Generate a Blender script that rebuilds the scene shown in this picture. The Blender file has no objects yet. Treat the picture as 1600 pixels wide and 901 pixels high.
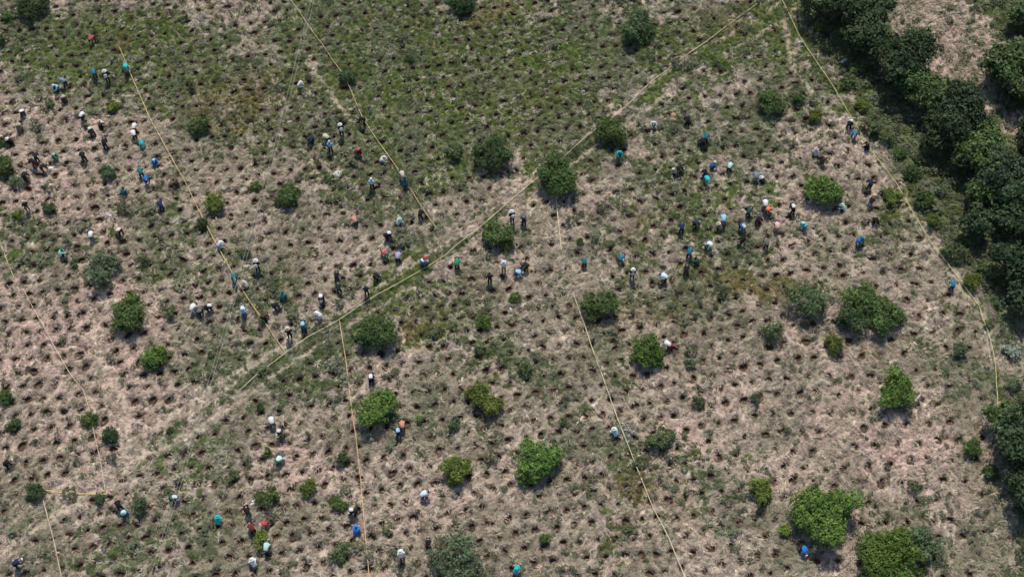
import bpy, math, random
import numpy as np
from mathutils import Vector, Matrix

# ------------------------------------------------------------------ camera, world, sun, exposure
S = bpy.context.scene
COL = S.collection
R = math.radians
H = 89.0                      # height of the drone above the field
TILT = 30.0                   # degrees away from straight down, towards +Y
F = 1931.0                    # focal length in photo pixels (1600 wide)
cam_d = bpy.data.cameras.new('camera')
cam_d.sensor_width = 36.0
cam_d.lens = 36.0 * F / 1600.0
cam_d.clip_end = 5000
cam = bpy.data.objects.new('camera', cam_d)
COL.objects.link(cam)
cam.location = (0, 0, H)
cam.rotation_euler = (R(TILT), 0, 0)
S.camera = cam

SUN_EL = 59.0
w = bpy.data.worlds.new('World'); S.world = w; w.use_nodes = True
nt = w.node_tree
sky = nt.nodes.new('ShaderNodeTexSky'); sky.sky_type = 'NISHITA'; sky.sun_disc = False
sky.sun_elevation = R(SUN_EL); sky.sun_rotation = 0.0
bg = nt.nodes['Background']; bg.inputs['Strength'].default_value = 0.13
nt.links.new(sky.outputs[0], bg.inputs[0])
sd = bpy.data.lights.new('sun', 'SUN'); sd.energy = 4.1; sd.angle = R(0.53); sd.color = (1.0, 0.935, 0.85)
sun = bpy.data.objects.new('sun', sd); COL.objects.link(sun)
sun.location = (0, 40, 80); sun.rotation_euler = (-R(90 - SUN_EL), 0, 0)
S.view_settings.view_transform = 'Standard'; S.view_settings.look = 'None'
S.view_settings.exposure = 0.0; S.view_settings.gamma = 1.0
S.cycles.max_bounces = 5; S.cycles.diffuse_bounces = 2; S.cycles.transparent_max_bounces = 4

# ------------------------------------------------------------------ the camera's geometry, used to measure the field
CT, ST = math.cos(R(TILT)), math.sin(R(TILT))
def at(px, py, z=0.0):
    """the point of the field (at height z) that was surveyed at photo pixel px, py"""
    u = (px - 800.0) / F; v = -(py - 450.5) / F
    dy = v * CT + ST; dz = v * ST - CT
    t = (z - H) / dz
    return (u * t, dy * t, z)
def pix(x, y, z=0.0):
    zc = (z - H)
    yc = y * CT + zc * ST; d = y * ST - zc * CT
    return 800.0 + F * x / d, 450.5 - F * yc / d
def ppm(px, py):
    v = -(py - 450.5) / F
    return F * (CT - v * ST) / H

# ------------------------------------------------------------------ noise in numpy
_rng = np.random.RandomState(7)
_lat = [_rng.rand(256, 256).astype(np.float32) for _ in range(8)]
def vn(x, y, s, k=0):
    """value noise 0..1, s = size of a cell in metres"""
    g = _lat[k % 8]
    X = x / s + 37.3 * k; Y = y / s + 91.7 * k
    xi = np.floor(X).astype(np.int64); yi = np.floor(Y).astype(np.int64)
    fx = X - xi; fy = Y - yi
    fx = fx * fx * (3 - 2 * fx); fy = fy * fy * (3 - 2 * fy)
    x0 = xi & 255; x1 = (xi + 1) & 255; y0 = yi & 255; y1 = (yi + 1) & 255
    return (g[x0, y0] * (1 - fx) * (1 - fy) + g[x1, y0] * fx * (1 - fy) + g[x0, y1] * (1 - fx) * fy + g[x1, y1] * fx * fy)
def fbm(x, y, s, k=0, o=3):
    a = 0; t = 0; w_ = 1.0
    for i in range(o):
        a = a + w_ * vn(x * math.cos(i) - y * math.sin(i), x * math.sin(i) + y * math.cos(i), s / 2 ** i, k + i); t += w_; w_ *= 0.55
    return a / t
def sst(a, b, x):
    t = np.clip((x - a) / (b - a), 0, 1); return t * t * (3 - 2 * t)
def seg_dist(x, y, pts):
    d = np.full(x.shape, 1e9)
    for (ax, ay), (bx, by) in zip(pts[:-1], pts[1:]):
        vx, vy = bx - ax, by - ay; L = vx * vx + vy * vy + 1e-9
        t = np.clip(((x - ax) * vx + (y - ay) * vy) / L, 0, 1)
        d = np.minimum(d, np.hypot(x - ax - t * vx, y - ay - t * vy))
    return d
def W(pts, z=0.0):
    return [at(a, b, z)[:2] for a, b in pts]

def flow(x, y):
    return R(38) + (fbm(x, y, 2.3, 7, 2) - .5) * 5.0
def streak(x, y, s=.17, step=.12, n=3, k=2):
    """0..1 noise combed along the lie of the grass"""
    a = flow(x, y); ca, sa = np.cos(a), np.sin(a); t = 0
    for i in range(-n, n + 1): t = t + vn(x + ca * i * step, y + sa * i * step, s, k)
    return np.clip(.5 + (t / (2 * n + 1) - .5) * 2.3, 0, 1)
# ------------------------------------------------------------------ survey of the lines on the field (photo pixels)
L1 = [(154,-20),(163,12),(185,70),(205,118),(233,183),(256,225),(290,285),(312,330),(333,372),(343,390),(366,432),(383,460),(400,485),(422,515),(445,550)]
L2 = [(444,-18),(455,0),(480,35),(505,70),(521,95),(536,116),(548,140),(565,180),(595,225),(624,268),(645,300),(660,325),(682,357)]
L3 = [(1215,-18),(1190,0),(1130,45),(1070,90),(1020,125),(972,172),(920,210),(880,245),(840,277),(805,305),(775,332),(740,362),(700,395),(640,430),(590,460),(528,500),(485,525),(445,552),(400,585),(372,610),(322,645)]
L4 = [(1214,-20),(1222,0),(1245,45),(1280,100),(1310,150),(1340,200),(1365,240),(1400,285),(1430,338),(1460,385),(1500,435),(1530,475),(1545,520),(1555,570),(1560,620),(1559,692)]
L5 = [(869,300),(872,340),(877,388)]
L6 = [(895,455),(915,510),(935,570),(955,625),(975,680),(1000,740),(1020,790),(1045,840),(1070,900),(1084,930)]
L7 = [(530,500),(540,560),(550,640),(555,675),(562,740),(568,800),(572,850),(577,900),(580,930)]
L8 = [(-12,350),(0,380),(20,430),(38,455),(65,505),(90,550),(110,585),(130,610),(140,640),(150,690),(157,720),(164,765)]
L9 = [(66,764),(105,770),(166,771)]
L10 = [(67,780),(80,830),(90,875),(95,900),(103,930)]
L11 = [(1567,735),(1585,770),(1600,800),(1618,840)]
TRACK = [(1240,-10),(1222,20),(1180,45),(1110,85),(1040,130),(985,178),(925,218),(880,250),(800,318),(740,366),(650,428),(590,464),(528,504),(440,560),(372,612),(300,655),(215,705),(150,740),(0,850),(-60,890)]
TRACK2 = [(870,242),(800,288),(740,332),(660,388),(600,430),(520,486),(430,548),(340,600),(250,660),(170,718)]
PATHS = [([(480,95),(505,130),(545,185)], .28), ([(1226,38),(1240,105),(1272,150),(1320,200),(1352,235)], .3),
         ([(144,512),(160,560),(175,595),(195,645),(200,675),(190,715)], .45), ([(1335,205),(1365,250),(1400,300),(1440,355),(1470,405),(1502,445),(1535,490),(1550,560)], .55),
         ([(0,870),(70,820),(150,770),(250,690)], .5), ([(866,390),(900,420),(950,440)], .3)]
TRACKW = W(TRACK); TRACK2W = W(TRACK2); L4W = W(L4 + [(1562,760),(1575,1000)]); PATHSW = [(W(p), r_) for p, r_ in PATHS]
_l4y = np.array([p[1] for p in L4] + [1200.0]); _l4x = np.array([p[0] for p in L4] + [1585.0])
def right_of_boundary(PX, PY):
    return PX - np.interp(PY, _l4y, _l4x)

# green blobs: x, y, rx, ry, rotation (deg), strength, in photo pixels
GREEN = [(650,110,190,130,20,1.0),(860,120,110,110,0,.85),(520,30,70,50,30,1.0),(600,230,80,70,40,.55),(690,250,60,50,0,.75),(100,75,120,70,0,.95),(250,60,150,60,0,.6),
         (330,150,90,70,20,.55),(240,130,70,60,0,.5),(420,210,80,60,0,.5),(450,130,60,50,0,.5),(560,300,70,50,0,.45),(640,370,60,40,-30,.5),(40,370,80,45,0,.7),(250,370,90,70,10,.5),(230,440,60,40,0,.4),
         (420,440,80,50,0,.45),(600,440,60,30,-30,.55),(350,550,80,45,-30,.5),(470,560,110,55,-25,.5),(680,490,60,50,0,.6),(500,600,60,40,0,.35),(250,700,60,40,-30,.3),(170,860,75,60,0,.6),(290,850,70,70,0,.35),
         (300,740,50,50,0,.35),(1060,270,90,90,0,.42),(1140,350,80,80,0,.45),(1160,450,80,25,0,.7),(1050,480,90,40,0,.42),(1000,60,90,60,20,.7),(1120,60,80,50,-30,.75),(1215,70,45,60,0,.8),(1150,190,100,60,0,.42),
         (1000,380,90,70,0,.33),(1240,460,60,50,0,.3),(975,760,38,110,20,.5),(990,560,60,50,0,.3),(940,620,50,50,0,.35),(1090,760,110,70,0,.3),(1270,170,60,60,30,.6),(1440,330,50,60,-40,.5),(1400,340,30,60,20,.45),(1320,380,50,50,0,.3),
         (1480,490,60,50,0,.35),(1500,590,50,60,0,.3),(1440,850,60,60,0,.4),(830,580,70,70,0,.35),(760,540,60,60,0,.35),(650,660,50,60,0,.3),(350,690,60,50,0,.35),(760,100,60,60,0,.8),(20,170,50,40,0,.3),(550,870,60,40,0,.3)]
BROWN = [(1180,455,90,25,0,.9),(760,25,30,15,0,1.0),(360,150,70,30,0,.6),(1140,30,60,25,-20,.6),(1020,500,60,40,0,.6),(985,790,35,60,20,.9),(1045,810,30,40,0,.8),(930,520,30,50,0,.6),(180,75,15,15,0,.8),(1360,560,30,15,0,.9),(400,165,80,40,0,.5),
         (820,180,100,60,0,.12),(640,500,50,25,0,.7),(1010,350,50,30,0,.4),(1410,310,25,40,0,.6)]
PINK = [(100,520,150,120,0,.8),(120,660,130,90,0,.7),(100,330,90,70,0,.7),(60,180,90,50,0,.6),(380,300,60,80,20,.5),(250,620,70,60,0,.6),(1480,60,60,60,0,.9),(420,740,90,60,0,.6),(1270,560,100,60,0,.6),(1300,690,140,60,0,.5),
        (1400,700,120,80,0,.5),(640,330,50,40,0,.4),(820,270,60,30,-30,.6),(1000,250,40,40,0,.5),(340,30,60,30,0,.6),(450,10,60,20,0,.4),(1150,600,120,60,0,.5),(700,800,120,60,0,.4),(1480,480,60,40,0,.5),(1060,640,90,40,0,.4)]
def blobs(PX, PY, L):
    g = np.zeros(PX.shape, np.float32)
    for x, y, rx, ry, rot, s in L:
        c, sn = math.cos(R(rot)), math.sin(R(rot))
        dx = PX - x; dy = PY - y
        m = (np.abs(dx) < 2.2 * max(rx, ry)) & (np.abs(dy) < 2.2 * max(rx, ry))
        a = (dx[m] * c + dy[m] * sn) / rx; b = (-dx[m] * sn + dy[m] * c) / ry
        g[m] = 1 - (1 - g[m]) * (1 - s * np.exp(-(a * a + b * b)))
    return g

def zones(x, y):
    """what grows at each point of the field: green, brown, pink, worn, beyond (all 0..1)"""
    PX, PY = pix(x, y)
    wx = (fbm(x, y, 5.0, 1) - .5) * 90; wy = (fbm(x, y, 5.0, 2) - .5) * 90
    g = blobs(PX + wx, PY + wy, GREEN); b = blobs(PX + wx, PY + wy, BROWN); p = blobs(PX + wx, PY + wy, PINK)
    dt = seg_dist(x, y, TRACKW); dt2 = seg_dist(x, y, TRACK2W)
    wob = (vn(x, y, 1.1, 3) - .5) * .22
    worn = np.maximum(np.exp(-((dt - .85 + wob) / .20) ** 2) * .75 * sst(.3, .6, vn(x, y, 3.1, 5) + .15), np.exp(-((dt2 + wob) / .24) ** 2) * .7 * sst(.3, .6, vn(x, y, 3.7, 4) + .1))
    olive_strip = np.maximum(np.exp(-((dt + wob) / .5) ** 2), .5 * np.exp(-((dt - 1.7 + wob * 2) / .5) ** 2))
    olive_strip = olive_strip * (.35 + .65 * sst(330, 620, PX)); worn = np.clip(worn * (1.35 - .35 * sst(330, 620, PX)), 0, 1)
    d4 = seg_dist(x, y, L4W); olive_strip = np.maximum(olive_strip, .9 * np.exp(-((d4 + wob) / .8) ** 2))
    for pw, r_ in PATHSW:
        worn = np.maximum(worn, .85 * np.exp(-((seg_dist(x, y, pw) + wob) / r_) ** 2))
    rb = right_of_boundary(PX, PY) + (fbm(x, y, 3, 5) - .5) * 30
    bey = sst(0, 40, rb)
    # the strip of scrub between the boundary line and the wood
    strip = bey * (1 - sst(70, 150, rb - np.clip((250 - PY) * .0, 0, 0)))
    gap = np.exp(-(((PX - 1475) * .85 + (PY - 60) * -.5) / 80) ** 2 - (((PX - 1475) * .5 + (PY - 60) * .85) / 150) ** 2)   # dry clearing inside the wood
    gap = np.maximum(gap, np.exp(-((PX - 1590) / 32) ** 2 - ((PY - 195) / 26) ** 2))
    gap = np.maximum(gap, np.exp(-((PX - 1600) / 30) ** 2 - ((PY - 560) / 60) ** 2))
    g = np.where(bey > .5, np.maximum(g, .80 * bey * (1 - sst(.25, .6, gap))), g)
    g = 1 - (1 - g) * (1 - .38 * olive_strip)
    return g, b, p, worn, olive_strip, bey, np.clip(gap * 1.3, 0, 1), PX, PY

def lerp(a, b, t):
    return a + (b - a) * t[..., None]
C_ = lambda *c: np.array(c, np.float32)
DRYPINK, STRAW, GREYDRY, SOIL = C_(.545,.392,.336), C_(.60,.51,.38), C_(.375,.31,.25), C_(.17,.122,.085)
OLIVE, GREYGRN, DKGRN, BRN = C_(.082,.115,.030), C_(.140,.160,.088), C_(.05,.066,.026), C_(.17,.13,.05)

# ------------------------------------------------------------------ planting holes: rows of pits
def hole_list():
    rs = np.random.RandomState(3); out = []
    for zone, (a, b, jit) in enumerate([((1.31,.19),(.57,-1.20),.045), ((1.40,.26),(.61,-1.27),.11), ((1.66,.12),(.70,-1.48),.18)]):
        n = 150
        I, J = np.meshgrid(np.arange(-n, n), np.arange(-n, n))
        x = (I * a[0] + J * b[0]).ravel() + .3; y = (I * a[1] + J * b[1]).ravel() + 57.0
        x = x + (fbm(x, y, 9, 4) - .5) * 1.3 + rs.uniform(-jit, jit, x.shape); y = y + (fbm(x, y, 9, 6) - .5) * 1.3 + rs.uniform(-jit, jit, x.shape)
        PX, PY = pix(x, y)
        keep = (PX > -90) & (PX < 1620) & (PY > -70) & (PY < 1000) & (right_of_boundary(PX, PY) < -14)
        wr = (fbm(x, y, 4, 5) - .5) * 40
        zr = (PX + wr > np.interp(PY, [-100, 250, 330, 460, 900, 1000], [1000, 960, 872, 898, 1070, 1100]))
        zbr = (PX + wr > 1240) & (PY + wr > 420) | (PX + wr > 1330)
        z = np.where(zbr, 2, np.where(zr, 1, 0))
        keep &= (z == zone)
        keep &= rs.rand(x.size) > (.03, .07, .08)[zone]
        keep &= (seg_dist(x, y, TRACKW) > 1.15) & (seg_dist(x, y, TRACK2W) > .4)
        for pw, r_ in PATHSW: keep &= seg_dist(x, y, pw) > .35
        for i in np.nonzero(keep)[0]: out.append((x[i], y[i]))
    out = np.array(out)
    # no two pits closer than a step
    ok = []; cell = {}
    for i, (x, y) in enumerate(out):
        k = (int(x // 1), int(y // 1)); bad = False
        for dx in (-1, 0, 1):
            for dy in (-1, 0, 1):
                for j in cell.get((k[0] + dx, k[1] + dy), []):
                    if math.hypot(out[j][0] - x, out[j][1] - y) < .85: bad = True
        if not bad: ok.append(i); cell.setdefault(k, []).append(i)
    return out[ok]
HOLES = hole_list()
_hr = np.random.RandomState(11)
HR = _hr.uniform(.14, .235, len(HOLES)); HA = _hr.normal(R(35), .6, len(HOLES)); HE = _hr.uniform(1.0, 1.55, len(HOLES)); HD = _hr.uniform(.7, 1.0, len(HOLES))
_g = blobs(*pix(HOLES[:, 0], HOLES[:, 1]), GREEN); HR = 1.07 * HR * (1 - .06 * sst(.45, .75, _g)); HR = HR * (1 + .08 * sst(.2, .6, blobs(*pix(HOLES[:, 0], HOLES[:, 1]), PINK)))
HCELL = {}
for i, (x, y) in enumerate(HOLES): HCELL.setdefault((int(x // 1), int(y // 1)), []).append(i)
def nearest_hole(x, y):
    """distance to and radius of the nearest pit, for arrays"""
    x0, x1 = -70.0, 70.0; y0, y1 = 5.0, 105.0
    nx, ny = int(x1 - x0), int(y1 - y0)
    tab = np.full((nx + 2, ny + 2, 3), -1, np.int64)
    for (cx, cy), L in HCELL.items():
        a, b = cx - int(x0), cy - int(y0)
        if 0 <= a < nx and 0 <= b < ny:
            for q, i in enumerate(L[:3]): tab[a, b, q] = i
    a = np.floor(x).astype(int) - int(x0); b = np.floor(y).astype(int) - int(y0)
    d = np.full(x.shape, 9.0); r = np.full(x.shape, .2); idx = np.full(x.shape, -1)
    for dx in (-1, 0, 1):
        for dy in (-1, 0, 1):
            A = np.clip(a + dx, 0, nx + 1); B = np.clip(b + dy, 0, ny + 1)
            ok = (a + dx >= 0) & (a + dx < nx) & (b + dy >= 0) & (b + dy < ny)
            for q in range(3):
                i = np.where(ok, tab[A, B, q], -1); m = i >= 0
                ii = np.where(m, i, 0)
                hx = x - HOLES[ii, 0]; hy = y - HOLES[ii, 1]; ca_, sa_ = np.cos(HA[ii]), np.sin(HA[ii])
                dd = np.where(m, np.hypot((hx * ca_ + hy * sa_) / HE[ii], -hx * sa_ + hy * ca_), 9.0)
                c = dd < d
                d = np.where(c, dd, d); r = np.where(c, HR[ii], r); idx = np.where(c, ii, idx)
    return d, r, idx

# ------------------------------------------------------------------ relief of the field
def relief0(x, y):
    h = (fbm(x, y, 9.0, 2) - .5) * .5 + (fbm(x, y, 1.0, 5, 2) - .5) * .30 + (vn(x, y, .42, 6) - .5) * .17 + (streak(x, y) - .5) * .13
    return h
def ground_z(x, y):
    x = np.atleast_1d(np.asarray(x, float)); y = np.atleast_1d(np.asarray(y, float))
    return relief0(x, y)
def gz(x, y): return float(ground_z(x, y)[0])

# ------------------------------------------------------------------ helpers
def tag(o, label=None, cat=None, group=None, kind=None):
    if label: o['label'] = label
    if cat: o['category'] = cat
    if group: o['group'] = group
    if kind: o['kind'] = kind
    return o
def mesh_np(name, V, Fc, mats=(), attrs=None, smooth=False):
    """V (n,3), Fc (m,k) equal sized faces"""
    me = bpy.data.meshes.new(name)
    V = np.asarray(V, np.float32); Fc = np.asarray(Fc, np.int32)
    me.vertices.add(len(V)); me.vertices.foreach_set('co', V.ravel())
    if len(Fc):
        k = Fc.shape[1]
        me.loops.add(Fc.size); me.loops.foreach_set('vertex_index', Fc.ravel())
        me.polygons.add(len(Fc)); me.polygons.foreach_set('loop_start', np.arange(len(Fc), dtype=np.int32) * k)
        me.polygons.foreach_set('use_smooth', np.full(len(Fc), smooth, bool))
    me.update(calc_edges=True)
    for m in mats: me.materials.append(m)
    for nme, (ty, dat) in (attrs or {}).items():
        a = me.attributes.new(nme, ty, 'POINT')
        key = {'FLOAT_COLOR': 'color', 'FLOAT': 'value', 'INT': 'value', 'FLOAT_VECTOR': 'vector'}[ty]
        a.data.foreach_set(key, np.asarray(dat, np.int32 if ty == 'INT' else np.float32).ravel())
    return me
def link(name, me, parent=None):
    o = bpy.data.objects.new(name, me); COL.objects.link(o)
    if parent: o.parent = parent
    return o
def empty(name, loc, rz=0):
    o = bpy.data.objects.new(name, None); COL.objects.link(o)
    o.empty_display_size = .3; o.location = loc; o.rotation_euler = (0, 0, rz); return o
def rgba(c): return np.concatenate([c, np.ones(c.shape[:-1] + (1,), np.float32)], -1)

def mat(name, col=(.5,.5,.5), rough=.8, noise=None, attr=None, inst=False, translucent=0, spec=.3, bump=None):
    m = bpy.data.materials.new(name); m.use_nodes = True
    n = m.node_tree.nodes; l = m.node_tree.links
    p = n['Principled BSDF']; p.inputs['Roughness'].default_value = rough; p.inputs['Specular IOR Level'].default_value = spec
    src = None
    if attr:
        a = n.new('ShaderNodeAttribute'); a.attribute_name = attr
        if inst: a.attribute_type = 'INSTANCER'
        src = a.outputs['Color']
    else:
        c = n.new('ShaderNodeRGB'); c.outputs[0].default_value = (*col, 1); src = c.outputs[0]
    for (sc, amt, det) in (noise or []):
        g = n.new('ShaderNodeNewGeometry') if (attr or sc > 0) else None
        t = n.new('ShaderNodeTexNoise'); t.inputs['Scale'].default_value = abs(sc); t.inputs['Detail'].default_value = det
        l.new(g.outputs['Position'], t.inputs['Vector'])
        mr = n.new('ShaderNodeMapRange'); mr.inputs['From Min'].default_value = .3; mr.inputs['From Max'].default_value = .7
        mr.inputs['To Min'].default_value = 1 - amt; mr.inputs['To Max'].default_value = 1 + amt
        l.new(t.outputs['Fac'], mr.inputs['Value'])
        vm = n.new('ShaderNodeVectorMath'); vm.operation = 'SCALE'
        l.new(src, vm.inputs[0]); l.new(mr.outputs[0], vm.inputs['Scale']); src = vm.outputs[0]
    l.new(src, p.inputs['Base Color'])
    if bump:
        t = n.new('ShaderNodeTexNoise'); t.inputs['Scale'].default_value = bump[0]; t.inputs['Detail'].default_value = 3
        g = n.new('ShaderNodeNewGeometry'); l.new(g.outputs['Position'], t.inputs['Vector'])
        b = n.new('ShaderNodeBump'); b.inputs['Strength'].default_value = bump[1]; b.inputs['Distance'].default_value = bump[2]
        l.new(t.outputs['Fac'], b.inputs['Height']); l.new(b.outputs[0], p.inputs['Normal'])
    if translucent:
        tr = n.new('ShaderNodeBsdfTranslucent'); l.new(src, tr.inputs['Color'])
        mx = n.new('ShaderNodeMixShader'); mx.inputs[0].default_value = translucent
        l.new(p.outputs[0], mx.inputs[1]); l.new(tr.outputs[0], mx.inputs[2])
        l.new(mx.outputs[0], n['Material Output'].inputs['Surface'])
    return m

M_ground = mat('dry_ground', attr='tint', rough=.95, noise=[(3.5, .2, 4), (20, .38, 3)], spec=.1, bump=(9, .6, .08))
M_soil = mat('dug_soil', (.092,.067,.047), rough=.95, noise=[(14, .5, 4)], spec=.1, bump=(20, .7, .04))
M_heap = mat('pale_soil', (.40,.28,.20), rough=.95, noise=[(12, .3, 3)], spec=.1, bump=(20, .6, .04))
M_blade = mat('grass_blades', attr='tint', inst=True, rough=.85, translucent=.22, spec=.1)
M_leaf = mat('leaves', attr='tint', rough=.8, translucent=.25, spec=.12)
M_bark = mat('bark', (.16,.125,.095), rough=.9, noise=[(8, .35, 4)], spec=.1)

# ------------------------------------------------------------------ the ground
def ground_colour(x, y):
    g, b, p, worn, ol, bey, gap, PX, PY = zones(x, y)
    n1 = fbm(x, y, 1.4, 3); n2 = fbm(x, y, .55, 4, 2); n3 = vn(x, y, .22, 1); n4 = fbm(x, y, 3.2, 6)
    st = streak(x, y)
    c = lerp(np.broadcast_to(GREYDRY, x.shape + (3,)), DRYPINK, sst(.25, .62, .17 + .5 * p + (n1 - .5) * 1.2))
    c = lerp(c, STRAW, sst(.5, .85, n2 * .4 + st * .6) * .6)
    c = lerp(c, GREYGRN * .85, sst(.38, .62, n4 * .7 + n1 * .3) * .75 * (1 - .85 * p))
    gg = sst(.40, .62, .20 + g * .9 - .16 * p + (n1 - .5) * .8 + (n2 - .5) * .6)
    grn = lerp(np.broadcast_to(OLIVE, x.shape + (3,)), GREYGRN * .75, sst(.4, .7, n4 - .1 + .35 * (1 - g)))
    grn = lerp(grn, BRN, np.clip(b * 1.1 * sst(.25, .6, n1 + .1), 0, 1))
    c = lerp(c, grn, gg * .95)
    c = lerp(c, BRN * 1.2, np.clip(b * .35, 0, 1) * (1 - gg))
    c = lerp(c, SOIL * 1.5, sst(.60, .78, n3 * .3 + (1 - st) * .4 + (1 - n2) * .35) * .6)
    c = c * (.72 + .5 * st)[..., None]
    c = lerp(c, C_(.50,.41,.31), worn * .75 * sst(.2, .55, n1 + .15))
    return c, gg, (g, b, p, worn, ol, bey, gap, PX, PY, n1, n2, n4, st)

def axis(lo, hi, step, far):
    core = np.arange(lo, hi + step * .5, step)
    s = step; a = []; v = hi
    while v < far: s *= 1.35; v += s; a.append(v)
    s = step; bb = []; v = lo
    while v > -far: s *= 1.35; v -= s; bb.append(v)
    return np.concatenate([np.array(bb[::-1]), core, np.array(a)])
def build_ground():
    xs = axis(-55, 55, .100, 1500); ys = axis(20, 91, .102, 1500)
    X, Y = np.meshgrid(xs, ys, indexing='xy'); x = X.ravel(); y = Y.ravel()
    z = relief0(x, y)
    c, gg, _ = ground_colour(x, y)
    d, r, _i = nearest_hole(x, y)
    k = d / r
    z = z - .30 * (1 - sst(.85, 1.25, k)) - .09 * (1 - sst(1.1, 2.3, k)) + .04 * np.exp(-((k - 2.5) / .5) ** 2)
    c = lerp(c, SOIL * 1.3, np.exp(-((k - .9) / .85) ** 2) * .8)
    far = np.maximum(np.abs(x) - 55.5, np.maximum(y - 91.5, 19.5 - y)) > 0
    z = np.where(far, (fbm(x, y, 40, 2) - .5) * .5, z)
    nx, ny = len(xs), len(ys)
    q = (np.arange(ny - 1)[:, None] * nx + np.arange(nx - 1)[None, :]).ravel()
    Fc = np.stack([q, q + 1, q + 1 + nx, q + nx], 1)
    me = mesh_np('ground', np.stack([x, y, z], 1), Fc, [M_ground], {'tint': ('FLOAT_COLOR', rgba(c))}, smooth=True)
    tag(link('ground', me), kind='structure')
build_ground()

# ------------------------------------------------------------------ the pits themselves
def pit_mesh(seed):
    rs = np.random.RandomState(seed); n = 10; V = []; Fq = []
    prof = [(1.28, .035), (1.02, .03), (.86, -.62), (.62, -.98)]
    ph = rs.uniform(0, 6.28, 3)
    for r_, z in prof:
        for i in range(n):
            a = i / n * 2 * math.pi
            q = 1 + .10 * math.sin(2 * a + ph[0]) + .06 * math.sin(3 * a + ph[1]) + rs.uniform(-.04, .04)
            V.append((r_ * q * math.cos(a), r_ * q * math.sin(a), z + rs.uniform(-.02, .12) * (r_ > 1) + rs.uniform(-.05, .05)))
    for k in range(3):
        for i in range(n):
            j = (i + 1) % n; Fq.append((k * n + i, k * n + j, (k + 1) * n + j, (k + 1) * n + i))
    V.append((0, 0, -1.08)); c = len(V) - 1
    for i in range(0, n, 1):
        j = (i + 1) % n; Fq.append((3 * n + i, 3 * n + j, c, c))
    return np.array(V), Fq
def pit_tris(Fq):
    T = []
    for a, b, c, d in Fq:
        T.append((a, b, c))
        if c != d: T.append((a, c, d))
    return np.array(T)
PITS = [pit_mesh(50 + i) for i in range(8)]
PTRI = [pit_tris(f) for v, f in PITS]
PME = [mesh_np('planting_hole', v, t, [M_soil]) for (v, f), t in zip(PITS, PTRI)]
hp = np.stack(pix(HOLES[:, 0], HOLES[:, 1]), 1)
inview = (hp[:, 0] > 4) & (hp[:, 0] < 1596) & (hp[:, 1] > 4) & (hp[:, 1] < 897)
size = HR * np.array([ppm(a, b) for a, b in hp]) - 100 * (~inview)
order = np.argsort(-size); near = set(order[:300].tolist())
def where_words(px, py, g, e, r_):
    sz = 'large' if r_ > .222 else 'small' if r_ < .19 else 'middling'
    q = np.interp(py, [300, 900], [0, 1])
    band = ('left of the thick tan rope' if px < 85 else 'between the tan rope and the cables' if px < 350 - 100 * q else 'between the cables and the orange rope' if px < 560 else
            'just right of the orange rope' if px < 680 else 'near the bright lower middle tree' if px < 880 else 'beside the lower pale yellow rope' if px < 1070 else
            'right of the lower pale yellow rope' if px < 1230 else 'around the biggest bright tree' if px < 1400 else 'near the lower end of the boundary rope')
    v = 'lowest row' if py > 820 else 'low rows' if py > 700 else 'middle rows' if py > 500 else 'upper rows'
    return f"{sz} {'long' if e > 1.3 else 'round'} dark planting hole {band}, {v}"
hgz = zones(HOLES[:, 0], HOLES[:, 1])[0]
hz = relief0(HOLES[:, 0], HOLES[:, 1]) - .10
rest_v = []; rest_t = []; off = 0
rs = np.random.RandomState(5)
for i in range(len(HOLES)):
    k = i % 8; rot = HA[i] + (i % 2) * math.pi; sx = HR[i] * HE[i]; sy = HR[i]; dz = .26 * HD[i]
    if i in near:
        o = link('planting_hole', PME[k]); o.location = (HOLES[i, 0], HOLES[i, 1], hz[i] + .02); o.rotation_euler = (0, 0, rot); o.scale = (sx, sy, dz)
        tag(o, where_words(hp[i, 0], hp[i, 1], hgz[i], HE[i], HR[i]), 'planting hole', 'planting holes dug in rows across the field')
    else:
        v = PITS[k][0] * [sx, sy, dz]; c, s_ = math.cos(rot), math.sin(rot)
        v = np.stack([v[:, 0] * c - v[:, 1] * s_ + HOLES[i, 0], v[:, 0] * s_ + v[:, 1] * c + HOLES[i, 1], v[:, 2] + hz[i] + .02], 1)
        rest_v.append(v); rest_t.append(PTRI[k] + off); off += len(v)
o = link('planting_holes', mesh_np('planting_holes', np.concatenate(rest_v), np.concatenate(rest_t), [M_soil]))
tag(o, 'remaining dark planting holes in rows farther up the grassy field', 'planting holes', None, 'stuff')

# ------------------------------------------------------------------ grass: tufts scattered over the field
def blade_tuft(seed, n, lmin, lmax, wid, lean, spread, comb=0.0, up=.5):
    rs = np.random.RandomState(seed); V = []; T = []
    for i in range(n):
        a = rs.uniform(0, 2 * math.pi)
        if rs.rand() < comb: a = rs.normal(0, .45)
        L = rs.uniform(lmin, lmax); ba = rs.uniform(0, 6.28); br = spread * math.sqrt(rs.rand())
        bx, by = br * math.cos(ba), br * math.sin(ba)
        ca, sa = math.cos(a), math.sin(a); px_, py_ = -sa * wid * .5, ca * wid * .5
        e1 = rs.uniform(.35, 1) * up; m = (bx + ca * L * .5 * (1 - e1 * .5), by + sa * L * .5 * (1 - e1 * .5), L * .5 * e1 + .02)
        t = (bx + ca * L * lean, by + sa * L * lean, L * e1 * rs.uniform(.35, .95) + .01)
        o_ = len(V)
        V += [(bx - px_ * .6, by - py_ * .6, -.03), (bx + px_ * .6, by + py_ * .6, -.03), (m[0] + px_, m[1] + py_, m[2]), (m[0] - px_, m[1] - py_, m[2]), t]
        T += [(o_, o_ + 1, o_ + 2), (o_, o_ + 2, o_ + 3), (o_ + 3, o_ + 2, o_ + 4)]
    return mesh_np('tuft', V, T, [M_blade])
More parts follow.
